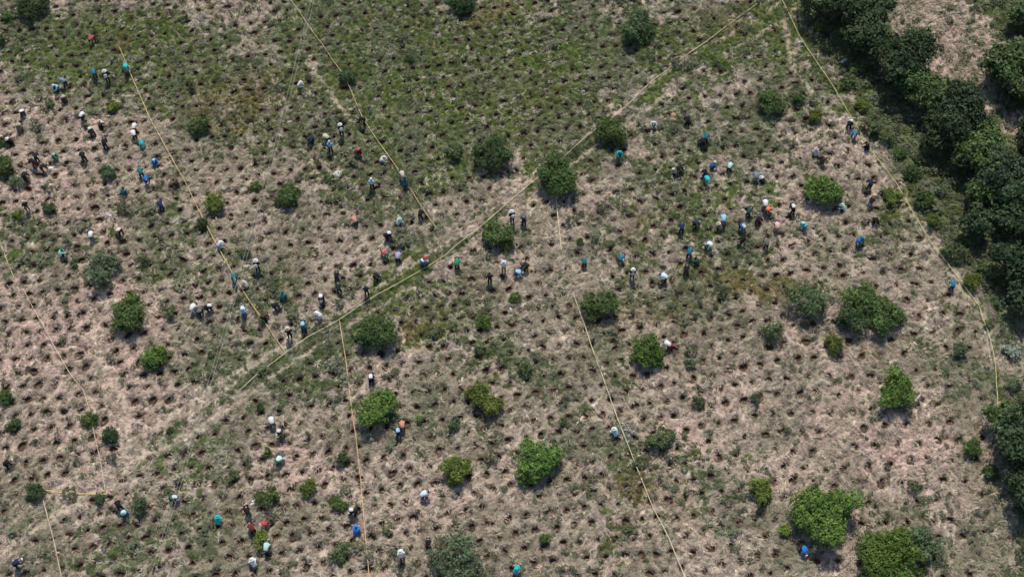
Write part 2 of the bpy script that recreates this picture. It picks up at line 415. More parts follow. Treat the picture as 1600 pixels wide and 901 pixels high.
def leafy(seed, n, rad, size, hgt):
    rs = np.random.RandomState(seed); V = []; T = []
    for i in range(n):
        a = rs.uniform(0, 6.28); r_ = rad * math.sqrt(rs.rand()); z = hgt * (1 - (r_ / rad) ** 2) * rs.uniform(.4, 1) + .02
        c = np.array([r_ * math.cos(a), r_ * math.sin(a), z])
        d = rs.uniform(0, 6.28); tl = rs.uniform(-.5, .5); L = size * rs.uniform(.7, 1.3)
        u = np.array([math.cos(d) * math.cos(tl), math.sin(d) * math.cos(tl), math.sin(tl)]) * L
        v_ = np.array([-math.sin(d), math.cos(d), rs.uniform(-.5, .5)]) * L * .55
        o_ = len(V); V += [c - u * .5, c + v_ * .5, c + u * .5, c - v_ * .5]; T += [(o_, o_ + 1, o_ + 2), (o_, o_ + 2, o_ + 3)]
    return mesh_np('leafy', V, T, [M_blade])
def coll(name, meshes):
    c = bpy.data.collections.new(name)
    for i, me in enumerate(meshes):
        c.objects.link(bpy.data.objects.new(f'{name}_{chr(97+i)}', me))
    return c
def scatter(name, P, tint, rot, scl, vid, c, label, cat):
    me = mesh_np(name, P, np.zeros((0, 3)), [M_blade], {'tint': ('FLOAT_COLOR', rgba(tint)), 'rot': ('FLOAT_VECTOR', rot), 'scl': ('FLOAT_VECTOR', scl), 'vid': ('INT', vid)})
    o = link(name, me)
    ng = bpy.data.node_groups.new(name + '_scatter', 'GeometryNodeTree')
    ng.interface.new_socket('Geometry', in_out='INPUT', socket_type='NodeSocketGeometry'); ng.interface.new_socket('Geometry', in_out='OUTPUT', socket_type='NodeSocketGeometry')
    N = ng.nodes; Lk = ng.links
    gi = N.new('NodeGroupInput'); go = N.new('NodeGroupOutput'); ip = N.new('GeometryNodeInstanceOnPoints'); ci = N.new('GeometryNodeCollectionInfo')
    m2p = N.new('GeometryNodeMeshToPoints')
    ci.inputs['Collection'].default_value = c; ci.inputs['Separate Children'].default_value = True; ci.inputs['Reset Children'].default_value = True
    def na(nm, dt):
        a = N.new('GeometryNodeInputNamedAttribute'); a.data_type = dt; a.inputs['Name'].default_value = nm; return a.outputs[0]
    Lk.new(gi.outputs[0], m2p.inputs['Mesh']); Lk.new(m2p.outputs[0], ip.inputs['Points']); Lk.new(ci.outputs[0], ip.inputs['Instance'])
    ip.inputs['Pick Instance'].default_value = True
    Lk.new(na('vid', 'INT'), ip.inputs['Instance Index']); Lk.new(na('rot', 'FLOAT_VECTOR'), ip.inputs['Rotation']); Lk.new(na('scl', 'FLOAT_VECTOR'), ip.inputs['Scale'])
    Lk.new(ip.outputs[0], go.inputs[0])
    md = o.modifiers.new('scatter', 'NODES'); md.node_group = ng
    tag(o, label, cat, None, 'stuff'); return o

def field_points(n, seed, margin=70):
    rs = np.random.RandomState(seed)
    x = rs.uniform(-55, 55, n); y = rs.uniform(20, 91, n)
    PX, PY = pix(x, y); m = (PX > -margin) & (PX < 1600 + margin) & (PY > -margin) & (PY < 901 + margin)
    return x[m], y[m], rs
def make_grass():
    dry = coll('dry_tuft', [blade_tuft(i, 12, .28, .60, .034, .85, .08, .65, .6) for i in range(4)] + [blade_tuft(20 + i, 15, .16, .32, .028, .7, .12, .2, .9) for i in range(3)])
    grn = coll('green_tuft', [blade_tuft(40 + i, 14, .10, .22, .034, .75, .13, .1, .8) for i in range(3)] + [leafy(60 + i, 16, .17, .10, .10) for i in range(3)])
    weed = coll('weed', [leafy(80 + i, 34, .24, .13, .26) for i in range(4)])
    # dry
    x, y, rs = field_points(190000, 21)
    c, gg, (g, b, p, worn, ol, bey, gap, PX, PY, n1, n2, n4, st) = ground_colour(x, y)
    d, r, _ = nearest_hole(x, y); k = d / r
    ring = np.exp(-((k - 1.9) / .65) ** 2)
    dens = (1 - .97 * gg * (1 - .9 * ring * sst(.30, .55, n2))) * (1 - .55 * worn) * sst(1.15, 1.5, k) * (.25 + .75 * sst(.3, .6, .5 * n2 + .5 * st)) * np.where(bey > .5, .6 + .4 * gap, 1)
    m = rs.rand(x.size) < dens
    x, y, c, p, g, b, gg, n1, n4, n2, k, st = (q[m] for q in (x, y, c, p, g, b, gg, n1, n4, n2, k, st)); n = x.size
    t = lerp(np.broadcast_to(STRAW, (n, 3)), DRYPINK * 1.12, np.clip(.35 + .6 * p + rs.normal(0, .3, n), 0, 1))
    t = lerp(t, C_(.43,.415,.295), sst(.12, .55, g))
    t = lerp(t, GREYDRY, np.clip(rs.normal(.34, .3, n) + .28 * (1 - p) + (.5 - n1) * 1.2, 0, 1) * .85)
    t = lerp(t, GREYGRN, np.clip((n4 - .38) * 2.4, 0, 1) * .65 * (rs.rand(n) < .8))
    t = lerp(t, BRN * 1.5, np.clip(b * .7, 0, 1) * (rs.rand(n) < .6))
    t = t * (np.clip(rs.normal(1.0, .2, n), .45, 1.6) * (.55 + .9 * (.55 * st + .45 * n2)))[:, None]
    ang = flow(x, y) + rs.normal(0, .3, n)
    rot = np.stack([rs.normal(0, .12, n), rs.normal(0, .12, n), ang], 1)
    s = rs.uniform(.65, 1.25, n); scl = np.stack([s, s, s * rs.uniform(.6, 1.1, n)], 1)
    vid = np.where(rs.rand(n) < .6, rs.randint(0, 4, n), rs.randint(4, 7, n))
    scatter('dry_grass', np.stack([x, y, relief0(x, y) - .12 * (1 - sst(1.1, 2.3, k))], 1), t, rot, scl, vid, dry, 'pinkish straw coloured dry grass lying over the whole field', 'grass')
    # green
    x, y, rs = field_points(165000, 22)
    c, gg, (g, b, p, worn, ol, bey, gap, PX, PY, n1, n2, n4, st) = ground_colour(x, y)
    d, r, _ = nearest_hole(x, y); k = d / r
    dens = np.maximum(gg, .10) * (1 - .7 * worn) * sst(1.1, 1.5, k)
    m = rs.rand(x.size) < dens
    x, y, g, b, n4, n1, bey = (q[m] for q in (x, y, g, b, n4, n1, bey)); n = x.size
    t = lerp(np.broadcast_to(OLIVE * 1.15, (n, 3)), GREYGRN, np.clip((n4 - .42) * 1.7 + .55 * (1 - g) - .15 * g + rs.normal(0, .15, n), 0, 1))
    t = lerp(t, BRN, np.clip(b * 1.1, 0, 1) * (rs.rand(n) < .75))
    t = lerp(t, C_(.27,.29,.17), (bey > .5) * .6 * rs.rand(n))
    t = t * (np.clip(rs.normal(1.0, .2, n), .5, 1.6) * (.6 + .8 * fbm(x, y, .5, 2, 2)))[:, None]
    rot = np.stack([rs.normal(0, .1, n), rs.normal(0, .1, n), rs.uniform(0, 6.28, n)], 1)
    s = rs.uniform(.7, 1.3, n) * np.where(bey > .5, 1.5, 1); scl = np.stack([s, s, s * rs.uniform(.7, 1.2, n)], 1)
    scatter('green_grass', np.stack([x, y, relief0(x, y)], 1), t, rot, scl, rs.randint(0, 6, n), grn, 'low olive green grass growing in patches between the holes', 'grass')
    # weeds
    x, y, rs = field_points(60000, 23)
    g, b, p, worn, ol, bey, gap, PX, PY = zones(x, y); n4 = fbm(x, y, 2.4, 6)
    d, r, _ = nearest_hole(x, y); k = d / r
    dens = (.04 + .42 * sst(.48, .72, n4 + .12 * g) * (1 - .7 * p) + .2 * (bey > .5) * (1 - gap)) * sst(1.2, 1.6, k) * (1 - worn) * (1 - .5 * sst(.6, .9, g) * (bey < .5))
    m = rs.rand(x.size) < dens; x, y, bey = x[m], y[m], bey[m]; n = x.size
    t = lerp(np.broadcast_to(C_(.07,.085,.042), (n, 3)), C_(.17,.18,.115), rs.rand(n))
    t = t * np.clip(rs.normal(1.0, .2, n), .5, 1.5)[:, None]
    rot = np.stack([rs.normal(0, .15, n), rs.normal(0, .15, n), rs.uniform(0, 6.28, n)], 1)
    s = rs.uniform(.5, 1.25, n) * np.where(bey > .5, 1.5, 1) * np.where(rs.rand(n) < .035, 2.2, 1); scl = np.stack([s, s, s * rs.uniform(.7, 1.4, n)], 1)
    scatter('low_weeds', np.stack([x, y, relief0(x, y)], 1), t, rot, scl, rs.randint(0, 4, n), weed, 'small grey green weeds dotted between the planting holes', 'weeds')
make_grass()

# ------------------------------------------------------------------ ropes and tapes strung over the grass
def tube(pts, rad, n=6, jit=0.0, seed=0, flat=1.0):
    P = [Vector(p) for p in pts]; V = []; T = []; rs = np.random.RandomState(seed)
    for i, p in enumerate(P):
        d = (P[min(i + 1, len(P) - 1)] - P[max(i - 1, 0)]).normalized()
        u = d.cross(Vector((0, 0, 1))); u = Vector((1, 0, 0)) if u.length < 1e-4 else u.normalized(); v = u.cross(d)
        r = rad[i] if hasattr(rad, '__len__') else rad
        r *= 1 + jit * rs.uniform(-1, 1)
        for k in range(n):
            a = k / n * 2 * math.pi
            V.append(tuple(p + u * (r * math.cos(a)) + v * (r * flat * math.sin(a))))
    for i in range(len(P) - 1):
        for k in range(n):
            j = (k + 1) % n
            T.append((i * n + k, i * n + j, (i + 1) * n + j, (i + 1) * n + k))
    return V, T
def resample(pts, step):
    out = [pts[0]]
    for a, b in zip(pts[:-1], pts[1:]):
        L = math.hypot(b[0] - a[0], b[1] - a[1]); n = max(1, int(L / step))
        for i in range(1, n + 1): out.append((a[0] + (b[0] - a[0]) * i / n, a[1] + (b[1] - a[1]) * i / n))
    return out
def rope(line, col, rad, label, name='rope', cat='rope', seed=1, z0=.26, group='marker ropes and tapes laid across the field'):
    m = mat(name + '_fibre', col, rough=.6, noise=[(2.5, .18, 2)], spec=.3)
    q = resample(W(line, .3), .35); rs = np.random.RandomState(seed)
    x = np.array([p[0] for p in q]); y = np.array([p[1] for p in q]); a = np.arange(len(q)) * .35
    x = x + (vn(a, a * 0, 2.2, seed % 8) - .5) * .06; y = y + (vn(a, a * 0 + 50, 2.2, seed % 8) - .5) * .06
    zr_ = relief0(x, y); kk = np.ones(9) / 9; z = np.convolve(np.pad(zr_, 4, 'edge'), kk, 'valid') + z0 + (vn(a, a * 0 + 9, 3.0, 3) - .5) * .34
    V, T = tube(list(zip(x, y, z)), rad * .72, 6, .25, seed)
    tag(link(name, mesh_np(name, V, T, [m], smooth=True)), label, cat, group)
rope(L1[2:], (.62,.50,.20), .040, 'yellow rope in the upper left running down to meet the long diagonal rope', seed=1)
rope(L2, (.60,.50,.24), .036, 'pale yellow rope slanting from the top edge past a dark bush, left of centre', seed=2)
rope(L3[:-1], (.60,.51,.32), .044, 'longest straw yellow rope following the diagonal track across the whole field', seed=3)
rope(L4, (.50,.47,.19), .046, 'yellow green boundary rope bending down the edge of the dark wood', seed=4)
rope(L5, (.72,.62,.38), .048, 'short pale rope hanging down from the large tree in the middle', seed=5)
rope(L6, (.62,.57,.36), .042, 'pale yellow rope running from the centre right down to the bottom edge', seed=6)
rope(L7, (.68,.42,.25), .040, 'orange tinted rope dropping from the track to the bottom edge', seed=7)
rope(L8, (.62,.50,.33), .036, 'thin tan rope slanting down through the bare rows at the far left', seed=8)
rope(L9, (.72,.52,.14), .055, 'short thick yellow tape lying level beside the dark bush at lower left', name='tape', cat='tape', seed=9)
rope(L10, (.52,.42,.30), .055, 'thick tan rope leading from the lower left bush to the bottom edge', seed=10)
rope(L11, (.45,.46,.40), .035, 'grey cord lying in the shade of the wood at lower right', name='cord', cat='cord', seed=11, z0=.5)

# overhead cables, hung between poles that stand outside the picture
def cable(off, label):
    zc = 7.0
    P = [at(506 + off, -160, zc + 1.2), at(486 + off, 0, zc + .3), at(429 + off, 226, zc), at(354 + off, 500, zc), at(290 + off, 715, zc + .1), at(236 + off, 897, zc + .3), at(196 + off, 1040, zc + .8)]
    m = mat('cable_metal', (.34,.32,.29), rough=.5, spec=.4)
    V, T = tube(resample3(P, 1.5), .010, 6)
    tag(link('power_cable', mesh_np('power_cable', V, T, [m], smooth=True)), label, 'cable', 'overhead cables crossing above the field')
def resample3(P, step):
    out = [P[0]]
    for a, b in zip(P[:-1], P[1:]):
        n = max(1, int(math.dist(a, b) / step))
        for i in range(1, n + 1): out.append(tuple(a[k] + (b[k] - a[k]) * i / n for k in range(3)))
    return out
cable(0, 'left one of the two thin grey cables strung high above the field')
cable(5, 'right one of the two thin grey cables strung high above the field')

# ------------------------------------------------------------------ trees and shrubs
GREENS = {'mid': C_(.062,.094,.030), 'bright': C_(.072,.116,.028), 'olive': C_(.084,.108,.026), 'dark': C_(.040,.062,.025), 'blue': C_(.056,.082,.040),
          'grey': C_(.085,.115,.065), 'soft': C_(.070,.095,.042), 'pale': C_(.24,.27,.22), 'wood': C_(.037,.054,.026), 'woodb': C_(.056,.082,.030), 'lime': C_(.10,.135,.03), 'twig': C_(.26,.235,.19)}
def crown_mesh(r, h, seed, kind, dens, leaf, lobes=0):
    """leaf clumps spread through a lobed crown of radius r and height h, centred on the origin"""
    rs = np.random.RandomState(seed)
    nl = lobes or int(7 + r * 3)
    off = rs.normal(0, .05, 2); LC = [(off[0], off[1], 0, .58)]
    for i in range(nl):
        a = rs.uniform(0, 6.28); q = rs.uniform(.36, .76)
        LC.append((q * math.cos(a), q * math.sin(a), rs.uniform(-.6, .55), rs.uniform(.20, .36)))
    LC = np.array(LC)
    area = math.pi * r * r
    nc = int(area * dens / 7) + 12
    wts = LC[:, 3] ** 2; wts /= wts.sum()
    li = rs.choice(len(LC), nc, p=wts)
    d = rs.normal(size=(nc, 3)); d /= np.linalg.norm(d, axis=1)[:, None]; d[:, 2] = np.where(rs.rand(nc) < .7, np.abs(d[:, 2]), d[:, 2])
    rad = LC[li, 3] * (1 - .45 * rs.rand(nc) ** 2) * rs.uniform(.78, 1.28, nc)
    rad = rad * np.where(rs.rand(nc) < .10, rs.uniform(1.15, 1.55, nc), 1)      # stray twigs that break the outline
    cc = LC[li, :3] + d * rad[:, None]
    cc = cc * [r, r, h * .5]
    cb = np.clip(rs.normal(1, .27, nc), .4, 1.8) * (1 + .25 * (LC[li, 2]))      # random leaf tone per clump, lighter in the higher lobes
    k = 7; n = nc * k
    c = np.repeat(cc, k, 0) + rs.normal(0, leaf * .95, (n, 3))
    out = np.repeat(d, k, 0) + rs.normal(0, .55, (n, 3)) + [0, 0, .45]; out /= np.linalg.norm(out, axis=1)[:, None]
    u = np.cross(out, rs.normal(size=(n, 3))); u /= np.linalg.norm(u, axis=1)[:, None]; v = np.cross(out, u)
    L = leaf * rs.uniform(.7, 1.35, n)[:, None]
    V = np.stack([c - u * L, c + v * L * .55, c + u * L, c - v * L * .55], 1).reshape(-1, 3)
    q = np.arange(n) * 4
    T = np.stack([q, q + 1, q + 2, q + 3], 1)
    base = GREENS[kind] * 1.55 * (1 + rs.uniform(-.12, .2)) * (1 + rs.normal(0, .025, 3))
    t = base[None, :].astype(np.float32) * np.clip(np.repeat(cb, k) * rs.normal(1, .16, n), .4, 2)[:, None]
    t = t * (1 + rs.normal(0, .06, (n, 3)))
    return mesh_np('crown', V, T, [M_leaf], {'tint': ('FLOAT_COLOR', rgba(np.repeat(np.clip(t, .01, .9), 4, 0).astype(np.float32)))})
def trunk_mesh(hc, r, seed, th):
    rs = np.random.RandomState(seed); V = []; T = []
    def add(P, R_):
        v, t = tube(P, R_, 6); o = len(V); V.extend(v); T.extend([tuple(i + o for i in f) for f in t])
    bend = rs.uniform(-.12, .12, 2) * hc
    P = [(bend[0] * s * s, bend[1] * s * s, hc * s * 1.05 - .25 * (s == 0)) for s in (0, .15, .4, .7, 1)]
    add(P, [th * 1.35, th, th * .8, th * .55, th * .2])
    for i in range(5):
        a = i * 1.26 + rs.uniform(0, 1); s = rs.uniform(.3, .65); b = (bend[0] * s * s, bend[1] * s * s, hc * s)
        e = (b[0] + r * .7 * math.cos(a), b[1] + r * .7 * math.sin(a), hc * rs.uniform(.85, 1.2))
        m_ = tuple(b[k] * .5 + e[k] * .5 + (0, 0, .06 * hc)[k] for k in range(3))
        add([b, m_, e], [th * .5, th * .33, th * .12])
    return mesh_np('trunk', V, T, [M_bark], smooth=True)
TREES = []
def tree(px, py, rp, kind, label, cat='shrub', hf=1.0, dens=None, asp=1.0, group=None):
    sc = ppm(px, py); r = rp / sc * (.94 if kind in ('wood', 'woodb') else 1)
    big = kind in ('wood', 'woodb')
    if big: ht = hf * (1.6 + r * 1.25)
    else: ht = (0.15 + r * 1.2) * hf
    ch = ht * (.80 if big else .96); hc = ht - ch * .5
    x, y, _ = at(px, py, hc * .95); z = gz(x, y) - .05
    seed = int(px * 7 + py * 13) % 100000; rs = np.random.RandomState(seed)
    nm = 'tree' if (big or r > 1.1) else 'shrub'
    e = empty(nm, (x, y, z), rs.uniform(0, 6.28))
    tag(e, label, 'tree' if nm == 'tree' else 'shrub', group or ('trees of the dark wood at the right' if big else 'young trees and shrubs scattered over the field'))
    leaf = .15 if big else (.085 if r > .9 else .065)
    D = dens or (330 if big else (620 if r > .9 else 800))
    if kind in ('soft', 'grey', 'pale', 'twig'): D *= .45
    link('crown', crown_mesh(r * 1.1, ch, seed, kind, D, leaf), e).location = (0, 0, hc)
    link('trunk', trunk_mesh(hc, r, seed, max(.02, .035 * ht)), e)
    TREES.append((px, py, rp, label))
T_ = [
 (50,8,22,'dark','dark green tree cut by the top edge near the left corner'), (12,26,10,'mid','small bush in the top left corner beside the pale path'), (-4,62,11,'dark','dark shrub at the left edge just below the corner bush'),
 (78,163,8,'blue','small dark weed bush below the two people in blue, upper left'), (175,168,10,'lime','small yellow green bush between the upper left people'), (308,193,19,'mid','loose green shrub right of the upper left rope'),
 (5,222,10,'dark','small dark shrub at the left edge above the bushy one'), (4,262,18,'mid','bushy green shrub cut by the left edge near people in black'), (27,284,14,'grey','grey green shrub beside the person at the left edge'),
 (168,272,13,'blue','round blue green bush amid bare rows, upper left'), (75,324,12,'blue','grey green bush below the pale twigs at left'), (27,336,9,'olive','small olive bush near the left edge'),
 (334,319,18,'olive','olive yellow bush right of the upper left rope'), (398,290,10,'mid','narrow green bush under the overhead cables'), (447,302,21,'mid','round deep green tree right of the overhead cables'),
 (513,276,9,'soft','small grey shrub beside a pale stone, left of centre'), (316,350,10,'dark','dark shrub touching the upper left rope'), (384,396,9,'dark','dark shrub beneath the cables above a pale sack'),
 (160,421,32,'grey','wide grey green tree in the left half above the bare rows'), (114,412,9,'soft','thin shrub touching the left side of the wide grey tree'), (222,403,13,'soft','loose shrub right of the wide grey tree'),
 (198,489,33,'mid','broad green tree with a clear shadow, left of the people in white'), (240,556,21,'bright','bright green round tree standing alone in the bare rows'), (265,489,12,'soft','faint grey shrub right of the broad green tree'),
 (7,618,13,'mid','green shrub cut by the left edge, upper one of a pair'), (20,660,13,'dark','dark shrub at the left edge, lower one of a pair'), (135,655,15,'mid','round green bush crossed by the thin tan rope'),
 (170,679,15,'dark','dark ragged shrub right of the thin tan rope'), (54,770,17,'dark','dark spiky bush at the left end of the yellow tape'), (156,780,9,'blue','small bush under the right end of the yellow tape'),
 (218,790,14,'blue','blue green shrub beside the person in teal, lower left'), (590,515,32,'mid','large mid green tree just below the diagonal rope'), (590,635,34,'bright','large bright tree below the person with a white pack'),
 (408,637,7,'dark','tiny dark bush above the person with white cap, lower left of centre'), (417,706,8,'mid','small round bush left of the person in mint green'), (362,742,11,'soft','soft grey shrub left of the two lower round bushes'),
 (535,717,11,'dark','narrow dark bush left of the orange rope'), (483,762,15,'olive','upright olive bush between two lower round bushes'), (417,775,17,'mid','round green bush above the person in red'),
 (530,786,14,'mid','green bush with a person in white stooping at its right'), (408,843,15,'olive','olive bush directly below the person in red'), (530,860,19,'soft','loose soft bush below the person in bright blue'),
 (853,842,10,'mid','narrow green bush right of the big grey green tree'), (717,870,45,'grey','biggest grey green tree, cut by the bottom edge'), (716,733,24,'olive','round olive tree left of the tall bright one'),
 (840,716,38,'bright','large bright green tree in the lower middle'), (710,659,11,'blue','small blue green bush left of the olive pair'), (746,613,20,'olive','upper left bush of the touching olive pair'),
 (765,632,20,'olive','lower right bush of the touching olive pair'), (821,573,12,'soft','spiky thin shrub right of the olive pair'), (755,502,12,'bright','bright narrow bush in the centre below the track'),
 (753,545,13,'soft','faint green shrub directly below the bright narrow bush'), (806,466,11,'mid','small upright bush at the centre with a white scrap below'), (906,378,7,'dark','small dark weed above the person in dark teal'),
 (780,364,25,'mid','round green tree on the lower side of the track'), (772,243,30,'dark','dense dark green tree on the upper side of the track'), (708,234,16,'soft','thin dark shrub left of the dense dark tree'),
 (872,277,37,'mid','largest middle tree with the short pale rope below it'), (955,201,26,'mid','green tree on the track above the turquoise figure'), (996,44,29,'blue','hazy dark green tree near the top edge right of centre'),
 (720,4,21,'dark','dark bush cut by the top edge at the centre'), (541,120,14,'blue','dark shrub on the pale yellow rope, upper left of centre'), (1205,160,22,'mid','green tree with a dark shadow, upper right'),
 (1287,301,29,'bright','bright tree beside the person in mint at right'), (1008,550,28,'bright','soft bright tree left of the person in red and white'), (938,475,27,'mid','dark based tree right of the pale yellow rope'),
 (1262,472,34,'soft','loose soft green tree left of the big spreading tree'), (1345,468,30,'mid','upper left crown of the big spreading tree group at right'), (1388,498,28,'mid','right crown of the big spreading tree group'),
 (1368,480,27,'mid','middle crown of the big spreading tree group, between left and right'),
 (1332,500,22,'dark','lower left crown of the big spreading tree group'), (1304,538,17,'olive','small olive tree below the spreading tree group'), (1211,516,19,'soft','soft low bush below the loose soft green tree'),
 (1395,612,31,'bright','bright tree alone at lower right'), (1032,684,23,'soft','soft green tree right of the lower pale yellow rope'), (1190,769,21,'olive','olive round tree left of the big lower right tree'),
 (1293,797,52,'bright','biggest bright tree near the lower right'), (1226,828,10,'lime','small yellow green bush left of the person in bright blue'), (1390,876,55,'bright','large bright tree cut by the bottom edge at right'),
 (1446,850,30,'grey','wide grey thorny bush right of the bottom right tree'), (1079,566,9,'blue','tiny dark bush right of the person in red and white'), (1092,627,14,'soft','low grey green clump right of the lower centre'),
 (1182,622,9,'blue','tiny blue green clump in the lower right rows'), (1583,548,15,'pale','pale silvery shrub outside the boundary rope at right'), (1430,758,12,'soft','soft green clump above the grey thorny bush'),
 (1273,180,12,'olive','olive clump inside the top of the boundary rope'), (1250,155,9,'mid','small bush left of the olive clump, top right'), (880,660,7,'soft','tiny clump above the large bright lower tree'), (655,655,7,'mid','tiny green bush below the large bright tree and person in blue'),
 (1425,268,14,'dark','low dark bush outside the boundary rope, upper one'), (1446,312,17,'mid','ragged bush outside the boundary rope, middle one'), (1395,305,15,'olive','olive scrub inside the boundary rope at right'),
 (1490,392,20,'soft','pale green scrub bush outside the boundary rope'), (1548,420,18,'soft','loose scrub bush below the wood at right'), (1500,545,13,'blue','grey bush left of the boundary rope, lower right'),
 (1520,700,17,'mid','green bush at the left foot of the lower right wood'), (1548,735,14,'dark','dark bush below the lower right wood'), (1326,128,16,'soft','pale green scrub beside the white stone, top right'), (1360,195,18,'soft','soft scrub between the boundary rope and the wood'),
 (1120,100,8,'soft','tiny clump beside the track, top right'), (640,90,9,'soft','faint green clump in the dense green patch'), (30,20,9,'grey','grey shrub between the corner bush and the top left tree'), (265,672,6,'dark','tiny dark bush in the lower left rows'), (975,330,6,'soft','tiny clump right of the largest middle tree'),
]
for t in T_: tree(*t)
WOOD = [(1274,0,32,'wood','dark tree of the wood at the top edge, leftmost'), (1316,2,44,'wood','dark tree of the wood touching the top edge'), (1340,52,38,'wood','dark tree second from the top of the wood'),
 (1398,92,50,'wood','broad dark tree below the dry clearing'), (1440,140,38,'woodb','dark green tree between the broad one and the grey one'), (1490,178,50,'wood','large tree with greyish crown in the middle of the wood'),
 (1535,232,44,'woodb','greener tree behind the greyish crown'), (1575,285,48,'wood','dark tree where the wood meets the right edge'), (1583,98,40,'woodb','green tree on the far side of the dry clearing'),
 (1604,130,34,'woodb','green tree cut by the right edge above the pink gap'), (1598,22,24,'woodb','green tree in the top right corner'), (1525,345,26,'wood','small dark tree on the lower fringe of the wood'),
 (1590,345,36,'wood','dark tree at the right edge, third from the corner'), (1590,410,36,'wood','dark tree at the right edge above the silvery shrub'), (1597,470,26,'wood','lowest dark tree of the upper wood at the right edge'),
 (1455,215,26,'wood','narrow dark tree on the shaded flank of the wood'), (1592,690,46,'wood','dark tree of the lower wood at the right edge'), (1570,655,26,'woodb','upper tree of the lower wood at the right edge'), (1610,760,40,'wood','dark tree below the lower wood, mostly outside'),
 (1545,300,30,'woodb','green crown between the greener tree and the lower fringe'), (1350,22,34,'wood','dark tree left of the dry clearing at the top'), 
 (1640,215,50,'wood','dark tree beyond the right edge, upper'), (1655,330,50,'wood','dark tree beyond the right edge, middle'), (1650,640,44,'wood','dark tree beyond the right edge, lower'), (1660,60,45,'woodb','green tree beyond the top right corner')]
for t in WOOD: tree(t[0] + (10 if t[0] < 1500 else 0), *t[1:])
VERGE = [(1278,45,9,'olive','olive scrub clump beside the top of the boundary rope'), (1292,75,10,'soft','grey scrub clump just above the white stone'), (1345,165,12,'olive','olive scrub clump above the soft scrub by the wood'), (1385,215,13,'soft','grey scrub clump in the verge above the low dark bush'),
 (1405,240,10,'mid','small green bush in the verge below the grey scrub'), (1460,345,13,'olive','olive bush at the narrowest part of the verge'), (1470,300,12,'grey','grey scrub under the shaded side of the wood'), (1508,375,13,'mid','green bush at the foot of the lowest wood trees'),
 (1520,440,14,'olive','olive bush right of the corner of the boundary rope'), (1560,470,12,'grey','grey scrub in the lower verge below the loose scrub bush'), (1340,105,12,'mid','small green bush right of the long white stone'), (1545,505,10,'soft','small soft clump outside the corner of the boundary rope'),
 (1585,600,13,'grey','grey scrub below the pale silvery shrub'), (1438,245,12,'soft','soft scrub at the edge of the shaded wood flank')]
for t in VERGE: tree(*t, group='scrub bushes on the verge beside the wood')

# ------------------------------------------------------------------ people
def skel(pose):
    """joints of a figure facing +Y, feet on z = 0"""
    J = {}
    if pose == 'stand':
        J = dict(pel=(0,0,.93), wai=(0,.01,1.08), che=(0,.0,1.30), nek=(0,.0,1.46), hea=(0,.03,1.60), top=(0,.02,1.70), sh=(.17,0,1.40), el=(.24,.02,1.13), wr=(.22,.16,.93), hip=(.09,0,.90), kn=(.11,.03,.50), an=(.12,-.02,.09), to=(.14,.15,.04))
    if pose == 'walk':
        J = dict(pel=(0,0,.92), wai=(0,.03,1.07), che=(0,.07,1.28), nek=(0,.12,1.43), hea=(0,.19,1.55), top=(0,.20,1.65), sh=(.17,.09,1.38), el=(.25,.10,1.12), wr=(.20,.30,1.02), hip=(.09,0,.89), kn=(.10,.12,.50), an=(.11,-.04,.09), to=(.12,.13,.04))
    if pose == 'bend':
        J = dict(pel=(0,-.14,.88), wai=(0,.0,.98), che=(0,.22,1.03), nek=(0,.38,1.02), hea=(0,.50,.96), top=(0,.59,.93), sh=(.17,.30,.98), el=(.20,.36,.70), wr=(.12,.46,.47), hip=(.09,-.13,.86), kn=(.13,-.02,.48), an=(.14,-.05,.09), to=(.16,.12,.04))
    if pose == 'deep':
        J = dict(pel=(0,-.16,.86), wai=(0,.0,.88), che=(0,.20,.78), nek=(0,.34,.68), hea=(0,.43,.58), top=(0,.50,.50), sh=(.17,.27,.73), el=(.25,.36,.48), wr=(.13,.45,.22), hip=(.10,-.15,.84), kn=(.17,.03,.48), an=(.17,-.04,.09), to=(.20,.13,.04))
    if pose == 'squat':
        J = dict(pel=(0,-.17,.26), wai=(0,-.12,.42), che=(0,.04,.60), nek=(0,.14,.73), hea=(0,.22,.83), top=(0,.25,.92), sh=(.17,.07,.68), el=(.26,.28,.48), wr=(.12,.43,.26), hip=(.10,-.13,.25), kn=(.20,.24,.50), an=(.14,-.02,.09), to=(.17,.16,.04))
    if pose == 'kneel':
        J = dict(pel=(0,-.12,.36), wai=(0,-.02,.50), che=(0,.14,.66), nek=(0,.26,.75), hea=(0,.36,.80), top=(0,.41,.88), sh=(.17,.17,.70), el=(.24,.34,.44), wr=(.13,.47,.18), hip=(.10,-.10,.34), kn=(.15,.18,.07), an=(.13,-.26,.07), to=(.14,-.36,.03))
    return J
